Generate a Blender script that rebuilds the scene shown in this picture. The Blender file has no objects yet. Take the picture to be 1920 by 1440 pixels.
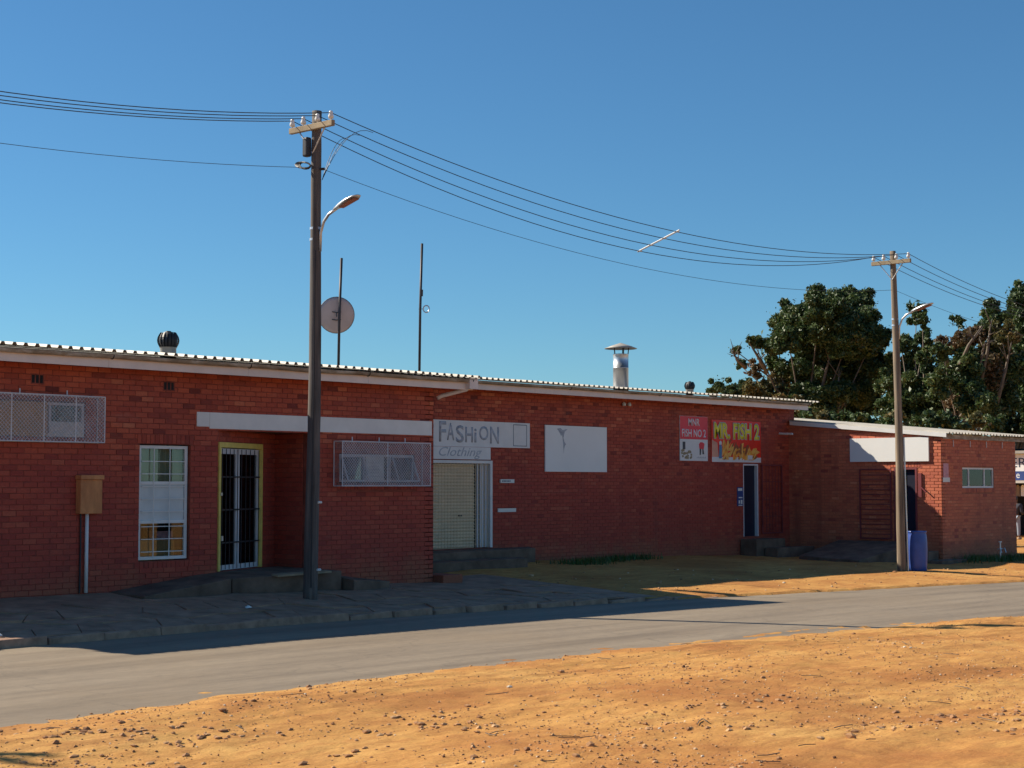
import bpy, bmesh, math, random
import numpy as np
from mathutils import Vector, Matrix

random.seed(7)
RNG = np.random.default_rng(7)
SC = bpy.context.scene
COL = SC.collection
R = math.radians

# ------------------------------------------------------------------ camera
CAMZ = 2.0
TH = R(48.5)                       # view direction, from +Y (away from the street) towards +X (along the facade)
cam_d = bpy.data.cameras.new("Camera")
cam_d.sensor_width = 36.0
cam_d.lens = 36.0 * 3100.0 / 1920.0
cam_d.clip_start = 0.1
cam_d.clip_end = 5000.0
cam = bpy.data.objects.new("Camera", cam_d)
COL.objects.link(cam)
cam.location = (0, 0, CAMZ)
cam.rotation_euler = (R(90 + 3.47), 0, -TH)
SC.camera = cam

# ------------------------------------------------------------------ sky, sun, exposure
SUN_TRAVEL = Vector((0.46, -1.0, -0.79)).normalized()
el = math.asin(-SUN_TRAVEL.z)
az = math.atan2(-SUN_TRAVEL.x, -SUN_TRAVEL.y)      # from +Y towards +X
world = bpy.data.worlds.new("World")
SC.world = world
world.use_nodes = True
wn = world.node_tree
wn.nodes.clear()
sky = wn.nodes.new('ShaderNodeTexSky')
sky.sky_type = 'NISHITA'
sky.sun_disc = False
sky.sun_elevation = el
sky.sun_rotation = az
sky.altitude = 300
sky.air_density = 1.0
sky.dust_density = 0.0
sky.ozone_density = 10.0
bg = wn.nodes.new('ShaderNodeBackground')
bg.inputs['Strength'].default_value = 0.075
wo = wn.nodes.new('ShaderNodeOutputWorld')
tint = wn.nodes.new('ShaderNodeMix'); tint.data_type = 'RGBA'; tint.blend_type = 'MULTIPLY'
tint.inputs[0].default_value = 1.0; tint.inputs[7].default_value = (0.81, 1.0, 0.92, 1)      # camera white balance of the whole sky
wn.links.new(sky.outputs[0], tint.inputs[6])
wn.links.new(tint.outputs[2], bg.inputs[0])
wn.links.new(bg.outputs[0], wo.inputs[0])

sun_d = bpy.data.lights.new("sun", 'SUN')
sun_d.energy = 5.0
sun_d.angle = R(0.53)
sun_d.color = (1.0, 0.90, 0.73)
sun = bpy.data.objects.new("sun", sun_d)
COL.objects.link(sun)
sun.location = (10, 60, 40)
sun.rotation_euler = SUN_TRAVEL.to_track_quat('-Z', 'Y').to_euler()

SC.view_settings.view_transform = 'Standard'
SC.view_settings.look = 'None'
SC.view_settings.gamma = 1.0
SC.view_settings.use_curve_mapping = False
SC.view_settings.exposure = 0.62

# ------------------------------------------------------------------ materials
def new_mat(name):
    m = bpy.data.materials.new(name)
    m.use_nodes = True
    nt = m.node_tree
    b = nt.nodes['Principled BSDF']
    return m, nt, b

def ramp(nt, fac, stops):
    r = nt.nodes.new('ShaderNodeValToRGB')
    e = r.color_ramp.elements
    while len(e) > 1:
        e.remove(e[-1])
    e[0].position = stops[0][0]; e[0].color = (*stops[0][1], 1)
    for p, c in stops[1:]:
        k = e.new(p); k.color = (*c, 1)
    nt.links.new(fac, r.inputs[0])
    return r.outputs[0]

def noise(nt, scale, detail=4, rough=0.55, stretch=None, dist=0.0, coord='pos'):
    n = nt.nodes.new('ShaderNodeTexNoise')
    n.inputs['Scale'].default_value = scale
    n.inputs['Detail'].default_value = detail
    n.inputs['Roughness'].default_value = rough
    n.inputs['Distortion'].default_value = dist
    if coord == 'pos':
        g = nt.nodes.new('ShaderNodeNewGeometry'); src = g.outputs['Position']
    else:
        g = nt.nodes.new('ShaderNodeTexCoord'); src = g.outputs['Object']
    if stretch:
        mp = nt.nodes.new('ShaderNodeMapping')
        mp.inputs['Scale'].default_value = stretch
        nt.links.new(src, mp.inputs[0]); src = mp.outputs[0]
    nt.links.new(src, n.inputs['Vector'])
    return n.outputs['Fac']

def mixc(nt, fac, a, b, mode='MIX'):
    m = nt.nodes.new('ShaderNodeMix')
    m.data_type = 'RGBA'; m.blend_type = mode
    if isinstance(fac, (int, float)):
        m.inputs[0].default_value = fac
    else:
        nt.links.new(fac, m.inputs[0])
    for s, v in ((6, a), (7, b)):
        if isinstance(v, tuple):
            m.inputs[s].default_value = (*v, 1)
        else:
            nt.links.new(v, m.inputs[s])
    return m.outputs[2]

def math_n(nt, op, a, b=0.0):
    m = nt.nodes.new('ShaderNodeMath'); m.operation = op
    for i, v in enumerate((a, b)):
        if isinstance(v, (int, float)):
            m.inputs[i].default_value = v
        else:
            nt.links.new(v, m.inputs[i])
    return m.outputs[0]

def bump(nt, b, h, strength=0.4, dist=0.02):
    n = nt.nodes.new('ShaderNodeBump')
    n.inputs['Strength'].default_value = strength
    n.inputs['Distance'].default_value = dist
    nt.links.new(h, n.inputs['Height'])
    nt.links.new(n.outputs[0], b.inputs['Normal'])

def tone_attr(nt):
    a = nt.nodes.new('ShaderNodeAttribute'); a.attribute_type = 'GEOMETRY'; a.attribute_name = 'tone'
    o = nt.nodes.new('ShaderNodeAttribute'); o.attribute_type = 'OBJECT'; o.attribute_name = 'tone'
    return math_n(nt, 'ADD', a.outputs['Fac'], o.outputs['Fac'])

def simple(name, c, rough=0.7, metal=0.0, var=0.18, scale=3.0, bstr=0.0, bscale=40, spec=0.4, stretch=None, coord='pos'):
    m, nt, b = new_mat(name)
    n = noise(nt, scale, 5, 0.6, stretch, coord=coord)
    d = tuple(x * (1 - var) for x in c); l = tuple(min(1, x * (1 + var)) for x in c)
    col = ramp(nt, n, [(0.3, d), (0.7, l)])
    nt.links.new(col, b.inputs['Base Color'])
    b.inputs['Roughness'].default_value = rough
    b.inputs['Metallic'].default_value = metal
    b.inputs['Specular IOR Level'].default_value = spec
    if bstr:
        bump(nt, b, noise(nt, bscale, 4, 0.6, stretch, coord=coord), bstr, 0.01)
    return m

def brick_mat(name, stops, stain, worn=None):
    m, nt, b = new_mat(name)
    t = tone_attr(nt)
    col = ramp(nt, t, stops)
    n1 = noise(nt, 0.7, 5, 0.6)
    col = mixc(nt, ramp(nt, n1, [(0.42, (0, 0, 0)), (0.72, (0.55, 0.55, 0.55))]), col, stain)
    if worn:                                   # old maroon wall paint, worn off unevenly
        g_ = nt.nodes.new('ShaderNodeNewGeometry'); sp_ = nt.nodes.new('ShaderNodeSeparateXYZ')
        nt.links.new(g_.outputs['Position'], sp_.inputs[0])
        nz = noise(nt, 0.9, 6, 0.65, (0.6, 1, 1.3))
        k_ = math_n(nt, 'ADD', math_n(nt, 'MULTIPLY', nz, 3.0), math_n(nt, 'MULTIPLY', sp_.outputs['Z'], -0.42))
        col = mixc(nt, ramp(nt, k_, [(0.0, (0, 0, 0)), (0.75, (0.62, 0.62, 0.62))]), col, worn)
        pale = noise(nt, 2.3, 6, 0.7, (0.5, 1, 2.2))
        col = mixc(nt, ramp(nt, pale, [(0.58, (0, 0, 0)), (0.78, (0.32, 0.32, 0.32))]), col, (0.56, 0.25, 0.17))
    g2 = nt.nodes.new('ShaderNodeNewGeometry'); s2 = nt.nodes.new('ShaderNodeSeparateXYZ')
    nt.links.new(g2.outputs['Position'], s2.inputs[0])
    run = noise(nt, 2.2, 5, 0.6, (1, 1, 0.08))                  # old run-off streaks
    col = mixc(nt, ramp(nt, run, [(0.56, (0, 0, 0)), (0.74, (0.5, 0.5, 0.5))]), col, (0.17, 0.055, 0.045))
    mud = math_n(nt, 'SUBTRACT', math_n(nt, 'MULTIPLY', noise(nt, 1.8, 6, 0.7), 1.6), math_n(nt, 'MULTIPLY', s2.outputs['Z'], 1.15))
    col = mixc(nt, ramp(nt, mud, [(0.0, (0, 0, 0)), (0.6, (0.5, 0.5, 0.5))]), col, (0.36, 0.17, 0.085))   # rain-splashed soil
    n2 = noise(nt, 28, 4, 0.7)
    col = mixc(nt, 0.5, col, ramp(nt, n2, [(0.3, (0.55, 0.55, 0.55)), (0.7, (1, 1, 1))]), 'MULTIPLY')
    nt.links.new(col, b.inputs['Base Color'])
    b.inputs['Roughness'].default_value = 0.75
    b.inputs['Specular IOR Level'].default_value = 0.3
    bump(nt, b, n2, 0.35, 0.004)
    return m

M = {}
M['brick'] = brick_mat('brick_red', [(0.0, (0.19, 0.034, 0.024)), (0.3, (0.45, 0.080, 0.043)), (0.75, (0.58, 0.122, 0.060)), (1.0, (0.68, 0.20, 0.10))], (0.34, 0.072, 0.058), (0.37, 0.055, 0.044))
M['brick_annex'] = brick_mat('brick_orange', [(0.0, (0.36, 0.08, 0.06)), (0.3, (0.60, 0.165, 0.088)), (0.75, (0.68, 0.20, 0.10)), (1.0, (0.74, 0.26, 0.14))], (0.46, 0.12, 0.082))
M['mortar'] = simple('mortar_dark', (0.25, 0.060, 0.040), 0.9, var=0.35, scale=5, bstr=0.3, bscale=60)
M['mortar_annex'] = simple('mortar_brown', (0.36, 0.115, 0.065), 0.9, var=0.3, scale=5, bstr=0.3, bscale=60)
M['white'] = simple('white_paint', (0.74, 0.72, 0.70), 0.55, var=0.07, scale=2.5)
M['board'] = simple('white_board', (0.80, 0.79, 0.77), 0.5, var=0.03, scale=1.5)
M['fascia'] = simple('fascia_paint', (0.80, 0.67, 0.61), 0.6, var=0.08, scale=2.2, bstr=0.1)
M['cream'] = simple('cream_paint', (0.72, 0.58, 0.40), 0.55, var=0.08, scale=3)
M['yellow'] = simple('yellow_paint', (0.72, 0.56, 0.14), 0.55, var=0.15, scale=6)
M['concrete'] = simple('concrete', (0.15, 0.10, 0.072), 0.9, var=0.45, scale=2.5, bstr=0.4, bscale=25)
M['slab'] = simple('paving', (0.33, 0.205, 0.135), 0.9, var=0.35, scale=2.8, bstr=0.5, bscale=30)
M['kerb'] = simple('kerb_concrete', (0.36, 0.215, 0.145), 0.9, var=0.35, scale=5, bstr=0.5, bscale=30)
M['steel'] = simple('galvanised', (0.55, 0.57, 0.60), 0.38, 0.75, var=0.15, scale=5, stretch=(1, 1, 0.3))
M['dark'] = simple('dark_metal', (0.035, 0.035, 0.04), 0.5, 0.3, var=0.2)
M['mast'] = simple('mast_metal', (0.06, 0.055, 0.06), 0.5, 0.5, var=0.2)
M['black'] = simple('interior_dark', (0.012, 0.013, 0.018), 0.8, var=0.2)  # near-black, gives rooms and openings their darkness by colour
M['wire'] = simple('cable', (0.05, 0.055, 0.06), 0.5, 0.4, var=0.1)
M['redgate'] = simple('maroon_gate_paint', (0.19, 0.04, 0.045), 0.55, var=0.2)
M['blue_plastic'] = simple('blue_plastic', (0.04, 0.085, 0.33), 0.4, var=0.15, scale=4, bstr=0.1, bscale=12)
M['navy'] = simple('navy_paint', (0.03, 0.06, 0.22), 0.5, var=0.1)
M['doorblue'] = simple('door_blue', (0.008, 0.011, 0.03), 0.45, var=0.2)
M['dish'] = simple('dish_grey', (0.50, 0.42, 0.42), 0.55, var=0.1, scale=3)
M['porcelain'] = simple('porcelain', (0.78, 0.77, 0.75), 0.2, var=0.05)
M['alu'] = simple('window_frame', (0.66, 0.65, 0.68), 0.5, var=0.08)
M['timber'] = simple('arm_timber', (0.30, 0.235, 0.155), 0.85, var=0.25, scale=6, bstr=0.3)
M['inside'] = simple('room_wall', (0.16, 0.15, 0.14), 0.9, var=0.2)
M['curtain'] = simple('curtain', (0.50, 0.54, 0.55), 0.9, var=0.12, scale=2, stretch=(8, 8, 0.6))
M['curtain2'] = simple('curtain_olive', (0.40, 0.38, 0.24), 0.9, var=0.2, scale=2, stretch=(6, 6, 0.6))  # reflected trees put into the colour of a sheet behind the pane
M['carton'] = simple('cardboard', (0.50, 0.30, 0.13), 0.85, var=0.12)
M['frost'] = simple('frosted_pane', (0.56, 0.60, 0.62), 0.25, var=0.1, scale=2, spec=0.5)  # pale colour stands in for lit curtains behind the middle pane
M['pink'] = simple('pink_paper', (0.62, 0.30, 0.33), 0.7, var=0.2, scale=14)
M['paper'] = simple('paper', (0.72, 0.72, 0.68), 0.8, var=0.06)
M['ink'] = simple('faded_ink', (0.40, 0.415, 0.46), 0.7, var=0.3, scale=9)
M['ink_line'] = simple('dark_line', (0.07, 0.09, 0.14), 0.7)
M['sign_red'] = simple('sign_red', (0.74, 0.030, 0.050), 0.45, var=0.06)
M['sign_red2'] = simple('sign_red_deep', (0.80, 0.032, 0.012), 0.45, var=0.15, scale=2)
M['sign_peach'] = simple('sign_peach', (0.66, 0.32, 0.22), 0.45, var=0.15)
M['sign_white'] = simple('sign_white', (0.70, 0.69, 0.68), 0.45, var=0.05)
M['sign_text'] = simple('sign_text_white', (0.80, 0.72, 0.74), 0.45, var=0.03)
M['sign_yellow'] = simple('sign_yellow', (0.88, 0.74, 0.04), 0.45, var=0.08)
M['chip'] = simple('print_orange', (0.86, 0.30, 0.03), 0.5, var=0.25, scale=9)
M['chip2'] = simple('print_gold', (0.88, 0.46, 0.10), 0.5, var=0.2, scale=9)
M['chip3'] = simple('print_brown', (0.30, 0.085, 0.03), 0.5, var=0.25, scale=9)
M['print_blue'] = simple('print_blue', (0.10, 0.24, 0.42), 0.5, var=0.2)
M['print_dark'] = simple('print_dark', (0.05, 0.05, 0.06), 0.5)
M['print_olive'] = simple('print_olive', (0.28, 0.22, 0.12), 0.5, var=0.3, scale=20)
M['print_grey'] = simple('print_grey', (0.42, 0.44, 0.46), 0.5, var=0.1)
M['skin'] = simple('skin', (0.20, 0.10, 0.065), 0.6, var=0.1)
M['jacket'] = simple('jacket_dark', (0.04, 0.04, 0.055), 0.8, var=0.2)
M['jeans'] = simple('pale_jeans', (0.24, 0.27, 0.34), 0.85, var=0.15)
M['shoe'] = simple('shoe', (0.42, 0.30, 0.20), 0.7)
M['plaster'] = simple('shop_plaster', (0.55, 0.52, 0.47), 0.85, var=0.1)

# roof sheet, a little rust
m, nt, b = new_mat('roof_sheet')
n1 = noise(nt, 1.6, 6, 0.65)
col = ramp(nt, n1, [(0.35, (0.31, 0.285, 0.25)), (0.6, (0.42, 0.385, 0.335)), (0.78, (0.44, 0.31, 0.22))])
nt.links.new(col, b.inputs['Base Color']); b.inputs['Roughness'].default_value = 0.55
M['roof'] = m
# gutter: old paint with brown dirt
m, nt, b = new_mat('gutter_weathered')
n1 = noise(nt, 3.0, 6, 0.7, (1, 1, 3))
col = ramp(nt, n1, [(0.3, (0.17, 0.115, 0.075)), (0.5, (0.33, 0.26, 0.19)), (0.68, (0.56, 0.49, 0.42))])
nt.links.new(col, b.inputs['Base Color']); b.inputs['Roughness'].default_value = 0.8
M['gutter'] = m
# meter box: sun-bleached orange board
m, nt, b = new_mat('meter_box_board')
n1 = noise(nt, 5.0, 5, 0.6, (1, 1, 0.5))
col = ramp(nt, n1, [(0.3, (0.40, 0.14, 0.05)), (0.65, (0.64, 0.27, 0.10))])
nt.links.new(col, b.inputs['Base Color']); b.inputs['Roughness'].default_value = 0.75
M['meterbox'] = m
# pole timber: creosoted and weathered, long grain
m, nt, b = new_mat('pole_timber')
n1 = noise(nt, 14, 6, 0.65, (1, 1, 0.06))
n2 = noise(nt, 1.3, 4, 0.6)
col = ramp(nt, n1, [(0.3, (0.045, 0.038, 0.036)), (0.55, (0.115, 0.098, 0.088)), (0.75, (0.24, 0.195, 0.16))])
col = mixc(nt, ramp(nt, n2, [(0.4, (0, 0, 0)), (0.7, (0.7, 0.7, 0.7))]), col, (0.12, 0.10, 0.098))
nt.links.new(col, b.inputs['Base Color']); b.inputs['Roughness'].default_value = 0.85
bump(nt, b, n1, 0.6, 0.01)
M['pole'] = m
m, nt, b = new_mat('pole_timber_pale')
n1 = noise(nt, 14, 6, 0.65, (1, 1, 0.06))
col = ramp(nt, n1, [(0.3, (0.10, 0.075, 0.055)), (0.55, (0.24, 0.18, 0.125)), (0.75, (0.38, 0.29, 0.20))])
nt.links.new(col, b.inputs['Base Color']); b.inputs['Roughness'].default_value = 0.85
bump(nt, b, n1, 0.6, 0.01)
M['pole2'] = m
# asphalt: dusty grey, streaked along the street
m, nt, b = new_mat('asphalt_dusty')
n1 = noise(nt, 1.0, 6, 0.6, (0.16, 1.6, 1))
n2 = noise(nt, 90, 3, 0.7)
n3 = noise(nt, 0.35, 4, 0.6)
col = ramp(nt, n1, [(0.32, (0.205, 0.158, 0.110)), (0.5, (0.285, 0.222, 0.155)), (0.7, (0.345, 0.272, 0.190))])
col = mixc(nt, 0.55, col, ramp(nt, n2, [(0.3, (0.6, 0.6, 0.6)), (0.7, (1.0, 1.0, 1.0))]), 'MULTIPLY')
col = mixc(nt, ramp(nt, n3, [(0.5, (0, 0, 0)), (0.75, (0.35, 0.35, 0.35))]), col, (0.27, 0.19, 0.11))
n4 = noise(nt, 9, 6, 0.75, (0.5, 1.4, 1))
col = mixc(nt, 0.6, col, ramp(nt, n4, [(0.35, (0.72, 0.72, 0.74)), (0.6, (1, 1, 1))]), 'MULTIPLY')
vo = nt.nodes.new('ShaderNodeTexVoronoi'); vo.feature = 'DISTANCE_TO_EDGE'; vo.inputs['Scale'].default_value = 0.35
g_ = nt.nodes.new('ShaderNodeNewGeometry'); nz = nt.nodes.new('ShaderNodeTexNoise'); nz.inputs['Scale'].default_value = 1.6; nz.inputs['Detail'].default_value = 5
va = nt.nodes.new('ShaderNodeVectorMath'); va.operation = 'ADD'
nt.links.new(g_.outputs['Position'], nz.inputs['Vector']); nt.links.new(g_.outputs['Position'], va.inputs[0]); nt.links.new(nz.outputs['Color'], va.inputs[1]); nt.links.new(va.outputs[0], vo.inputs['Vector'])
col = mixc(nt, ramp(nt, vo.outputs['Distance'], [(0.0, (0.4, 0.4, 0.4)), (0.008, (0, 0, 0))]), col, (0.12, 0.095, 0.07))
nt.links.new(col, b.inputs['Base Color']); b.inputs['Roughness'].default_value = 0.75
bump(nt, b, n2, 0.5, 0.006)
M['asphalt'] = m
# dirt
m, nt, b = new_mat('orange_dirt')
n1 = noise(nt, 0.45, 7, 0.62, None, 0.4)
n2 = noise(nt, 4.0, 8, 0.72, (0.45, 1.5, 1))
n3 = noise(nt, 45, 5, 0.7)
col = ramp(nt, n1, [(0.34, (0.42, 0.175, 0.055)), (0.50, (0.60, 0.305, 0.092)), (0.68, (0.68, 0.385, 0.125))])
col = mixc(nt, ramp(nt, n2, [(0.44, (0, 0, 0)), (0.64, (0.75, 0.75, 0.75))]), col, (0.40, 0.17, 0.055))
n5 = noise(nt, 17, 8, 0.78, (0.55, 1.25, 1))
col = mixc(nt, ramp(nt, n5, [(0.54, (0, 0, 0)), (0.68, (0.7, 0.7, 0.7))]), col, (0.27, 0.105, 0.035))
col = mixc(nt, ramp(nt, n5, [(0.30, (0.5, 0.5, 0.5)), (0.40, (0, 0, 0))]), col, (0.74, 0.46, 0.19))
col = mixc(nt, 0.55, col, ramp(nt, n3, [(0.28, (0.52, 0.50, 0.48)), (0.6, (1.0, 1.0, 1.0))]), 'MULTIPLY')
nt.links.new(col, b.inputs['Base Color']); b.inputs['Roughness'].default_value = 0.95
b.inputs['Specular IOR Level'].default_value = 0.15
h = math_n(nt, 'ADD', math_n(nt, 'MULTIPLY', n2, 1.2), math_n(nt, 'ADD', n3, math_n(nt, 'MULTIPLY', n5, -1.5)))
bump(nt, b, h, 0.4, 0.022)
M['dirt'] = m
m, nt, b = new_mat('stones')
t = tone_attr(nt)
col = ramp(nt, t, [(0, (0.22, 0.10, 0.045)), (0.5, (0.42, 0.22, 0.10)), (0.85, (0.52, 0.33, 0.17)), (1, (0.66, 0.58, 0.46))])
nt.links.new(col, b.inputs['Base Color']); b.inputs['Roughness'].default_value = 0.9
M['stone'] = m
# leaves
def leaf_mat(name, stops):
    m, nt, b = new_mat(name)
    t = tone_attr(nt)
    col = ramp(nt, t, stops)
    nt.links.new(col, b.inputs['Base Color'])
    b.inputs['Roughness'].default_value = 0.5
    tr = nt.nodes.new('ShaderNodeBsdfTranslucent')
    nt.links.new(col, tr.inputs[0])
    mx = nt.nodes.new('ShaderNodeMixShader'); mx.inputs[0].default_value = 0.22
    out = nt.nodes['Material Output']
    nt.links.new(b.outputs[0], mx.inputs[1]); nt.links.new(tr.outputs[0], mx.inputs[2])
    nt.links.new(mx.outputs[0], out.inputs[0])
    return m
M['leaf'] = leaf_mat('leaf_green', [(0, (0.022, 0.046, 0.017)), (0.5, (0.055, 0.095, 0.028)), (0.9, (0.115, 0.15, 0.042)), (1, (0.18, 0.14, 0.055))])
M['leaf_dry'] = leaf_mat('leaf_dry', [(0, (0.05, 0.06, 0.02)), (0.4, (0.11, 0.11, 0.035)), (0.8, (0.22, 0.16, 0.055)), (1, (0.26, 0.15, 0.08))])
M['leaf_brown'] = leaf_mat('leaf_brown', [(0, (0.055, 0.055, 0.02)), (0.4, (0.12, 0.085, 0.04)), (0.8, (0.22, 0.13, 0.07)), (1, (0.28, 0.17, 0.10))])
M['grass'] = leaf_mat('grass_blade', [(0, (0.03, 0.075, 0.02)), (1, (0.09, 0.17, 0.04))])
M['bark'] = simple('bark', (0.14, 0.11, 0.085), 0.9, var=0.35, scale=6, bstr=0.5, bscale=14)
# glass
m, nt, b = new_mat('glass')
gl = nt.nodes.new('ShaderNodeBsdfGlossy'); gl.inputs['Roughness'].default_value = 0.02
tp = nt.nodes.new('ShaderNodeBsdfTransparent'); tp.inputs[0].default_value = (0.82, 0.86, 0.86, 1)
fr = nt.nodes.new('ShaderNodeFresnel'); fr.inputs[0].default_value = 1.45
mx = nt.nodes.new('ShaderNodeMixShader')
nt.links.new(fr.outputs[0], mx.inputs[0]); nt.links.new(tp.outputs[0], mx.inputs[1]); nt.links.new(gl.outputs[0], mx.inputs[2])
nt.links.new(mx.outputs[0], nt.nodes['Material Output'].inputs[0])
M['glass'] = m
# fine woven mesh of the window cages: see-through by the share of wire in it
m, nt, b = new_mat('woven_wire')
b.inputs['Base Color'].default_value = (0.50, 0.42, 0.42, 1); b.inputs['Roughness'].default_value = 0.6
tp = nt.nodes.new('ShaderNodeBsdfTransparent')
mx = nt.nodes.new('ShaderNodeMixShader')
n1 = noise(nt, 3.5, 5, 0.6)
nt.links.new(ramp(nt, n1, [(0.3, (0.06, 0.06, 0.06)), (0.7, (0.26, 0.26, 0.26))]), mx.inputs[0])
nt.links.new(tp.outputs[0], mx.inputs[1]); nt.links.new(b.outputs[0], mx.inputs[2])
nt.links.new(mx.outputs[0], nt.nodes['Material Output'].inputs[0])
M['weave'] = m

# ------------------------------------------------------------------ helpers
def link(o, parent=None):
    COL.objects.link(o)
    if parent is not None:
        o.parent = parent
    return o

def tag(o, label=None, cat=None, group=None, kind=None):
    if label: o['label'] = label
    if cat: o['category'] = cat
    if group: o['group'] = group
    if kind: o['kind'] = kind
    return o

def thing(name, label, cat, loc=(0, 0, 0), group=None):
    o = bpy.data.objects.new(name, None)
    o.empty_display_size = 0.2
    COL.objects.link(o)
    o.location = loc
    return tag(o, label, cat, group)

class Frame:
    """wall frame: s along the wall, out = in front of it, z up"""
    def __init__(self, p0, u):
        self.p = Vector((p0[0], p0[1], 0)); self.u = Vector((u[0], u[1], 0)).normalized()
        self.n = Vector((self.u.y, -self.u.x, 0))
    def pt(self, s, out, z):
        return self.p + self.u * s + self.n * out + Vector((0, 0, z))

class MB:
    def __init__(self):
        self.v = []; self.f = []; self.t = []
    def add(self, vs, fs, tone=0.5):
        k = len(self.v)
        self.v += [tuple(x) for x in vs]
        for f in fs:
            self.f.append(tuple(i + k for i in f)); self.t.append(tone)
        return self
    def hexa(self, p, tone=0.5):     # 8 points: bottom 4, top 4
        return self.add(p, [(3, 2, 1, 0), (4, 5, 6, 7), (0, 1, 5, 4), (1, 2, 6, 5), (2, 3, 7, 6), (3, 0, 4, 7)], tone)
    def box(self, x0, x1, y0, y1, z0, z1):
        return self.hexa([(x0, y0, z0), (x1, y0, z0), (x1, y1, z0), (x0, y1, z0), (x0, y0, z1), (x1, y0, z1), (x1, y1, z1), (x0, y1, z1)])
    def fbox(self, fr, s0, s1, o0, o1, z0, z1):
        return self.hexa([fr.pt(s0, o1, z0), fr.pt(s1, o1, z0), fr.pt(s1, o0, z0), fr.pt(s0, o0, z0),
                          fr.pt(s0, o1, z1), fr.pt(s1, o1, z1), fr.pt(s1, o0, z1), fr.pt(s0, o0, z1)])
    def fpoly(self, fr, pts, out, thick=0.002):
        n = len(pts)
        vs = [fr.pt(s, out, z) for s, z in pts] + [fr.pt(s, out - thick, z) for s, z in pts]
        return self.add(vs, [tuple(range(n))] + [(i, i + n, (i + 1) % n + n, (i + 1) % n) for i in range(n)])
    def tube(self, path, rad, n=8, cap=True, tone=0.5):
        path = [Vector(p) for p in path]
        if isinstance(rad, (int, float)): rad = [rad] * len(path)
        k = len(self.v); up = Vector((0, 0, 1)); prev = None
        for i, p in enumerate(path):
            a = path[max(i - 1, 0)]; c = path[min(i + 1, len(path) - 1)]
            d = (c - a).normalized()
            if prev is None:
                x = d.orthogonal().normalized()
            else:
                x = (prev - d * prev.dot(d)).normalized()
            prev = x; y = d.cross(x)
            for j in range(n):
                a_ = 2 * math.pi * j / n
                self.v.append(tuple(p + (x * math.cos(a_) + y * math.sin(a_)) * rad[i]))
        for i in range(len(path) - 1):
            for j in range(n):
                j2 = (j + 1) % n
                self.f.append((k + i * n + j, k + i * n + j2, k + (i + 1) * n + j2, k + (i + 1) * n + j)); self.t.append(tone)
        if cap:
            self.f.append(tuple(k + j for j in reversed(range(n)))); self.t.append(tone)
            e = k + (len(path) - 1) * n
            self.f.append(tuple(e + j for j in range(n))); self.t.append(tone)
        return self
    def lathe(self, prof, c=(0, 0, 0), n=20):
        k = len(self.v)
        for r_, z_ in prof:
            for j in range(n):
                a = 2 * math.pi * j / n
                self.v.append((c[0] + r_ * math.cos(a), c[1] + r_ * math.sin(a), c[2] + z_))
        for i in range(len(prof) - 1):
            for j in range(n):
                j2 = (j + 1) % n
                self.f.append((k + i * n + j, k + i * n + j2, k + (i + 1) * n + j2, k + (i + 1) * n + j)); self.t.append(0.5)
        return self
    def build(self, name, mat, parent=None, smooth=False, tone=False, origin=None):
        me = bpy.data.meshes.new(name)
        vs = self.v
        if parent is not None and origin is None:
            origin = parent.matrix_basis.translation if parent.parent is None else None
        off = Vector((0, 0, 0))
        if parent is not None:
            q = parent
            while q is not None:
                off += q.location; q = q.parent
            vs = [(a - off.x, b_ - off.y, c - off.z) for a, b_, c in vs]
        me.from_pydata(vs, [], self.f)
        me.update()
        if smooth:
            me.polygons.foreach_set('use_smooth', [True] * len(me.polygons))
        if tone:
            at = me.attributes.new('tone', 'FLOAT', 'FACE')
            at.data.foreach_set('value', self.t)
        me.materials.append(M[mat])
        o = bpy.data.objects.new(name, me)
        return link(o, parent)

def bevel(o, w=0.006, seg=2):
    md = o.modifiers.new('bevel', 'BEVEL'); md.width = w; md.segments = seg; md.limit_method = 'ANGLE'
    return o

def copy_tree(o, parent=None, delta=None):
    c = o.copy(); link(c, parent)
    if delta is not None:
        c.location = o.location + Vector(delta)
    for ch in list(o.children):
        copy_tree(ch, c)
    return c

def text_part(body, fr, s0, s1, z0, z1, out, mat, parent, name='lettering', shear=0.0, bold=0.0, thick=0.003):
    cu = bpy.data.curves.new(name, 'FONT')
    cu.body = body; cu.shear = shear; cu.offset = bold; cu.resolution_u = 3
    o = bpy.data.objects.new(name, cu); COL.objects.link(o)
    dg = bpy.context.evaluated_depsgraph_get()
    me = bpy.data.meshes.new_from_object(o.evaluated_get(dg))
    bpy.data.objects.remove(o)
    P = np.array([v.co[:] for v in me.vertices])
    lo = P.min(0); hi = P.max(0)
    off = Vector((0, 0, 0)); q = parent
    while q is not None:
        off += q.location; q = q.parent
    for v in me.vertices:
        a = (v.co.x - lo[0]) / (hi[0] - lo[0]); c = (v.co.y - lo[1]) / (hi[1] - lo[1])
        v.co = fr.pt(s0 + a * (s1 - s0), out, z0 + c * (z1 - z0)) - off
    me.materials.clear(); me.materials.append(M[mat])
    me.name = name
    t = bpy.data.objects.new(name, me)
    link(t, parent)
    md = t.modifiers.new('thickness', 'SOLIDIFY'); md.thickness = thick; md.offset = 0
    return t

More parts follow.
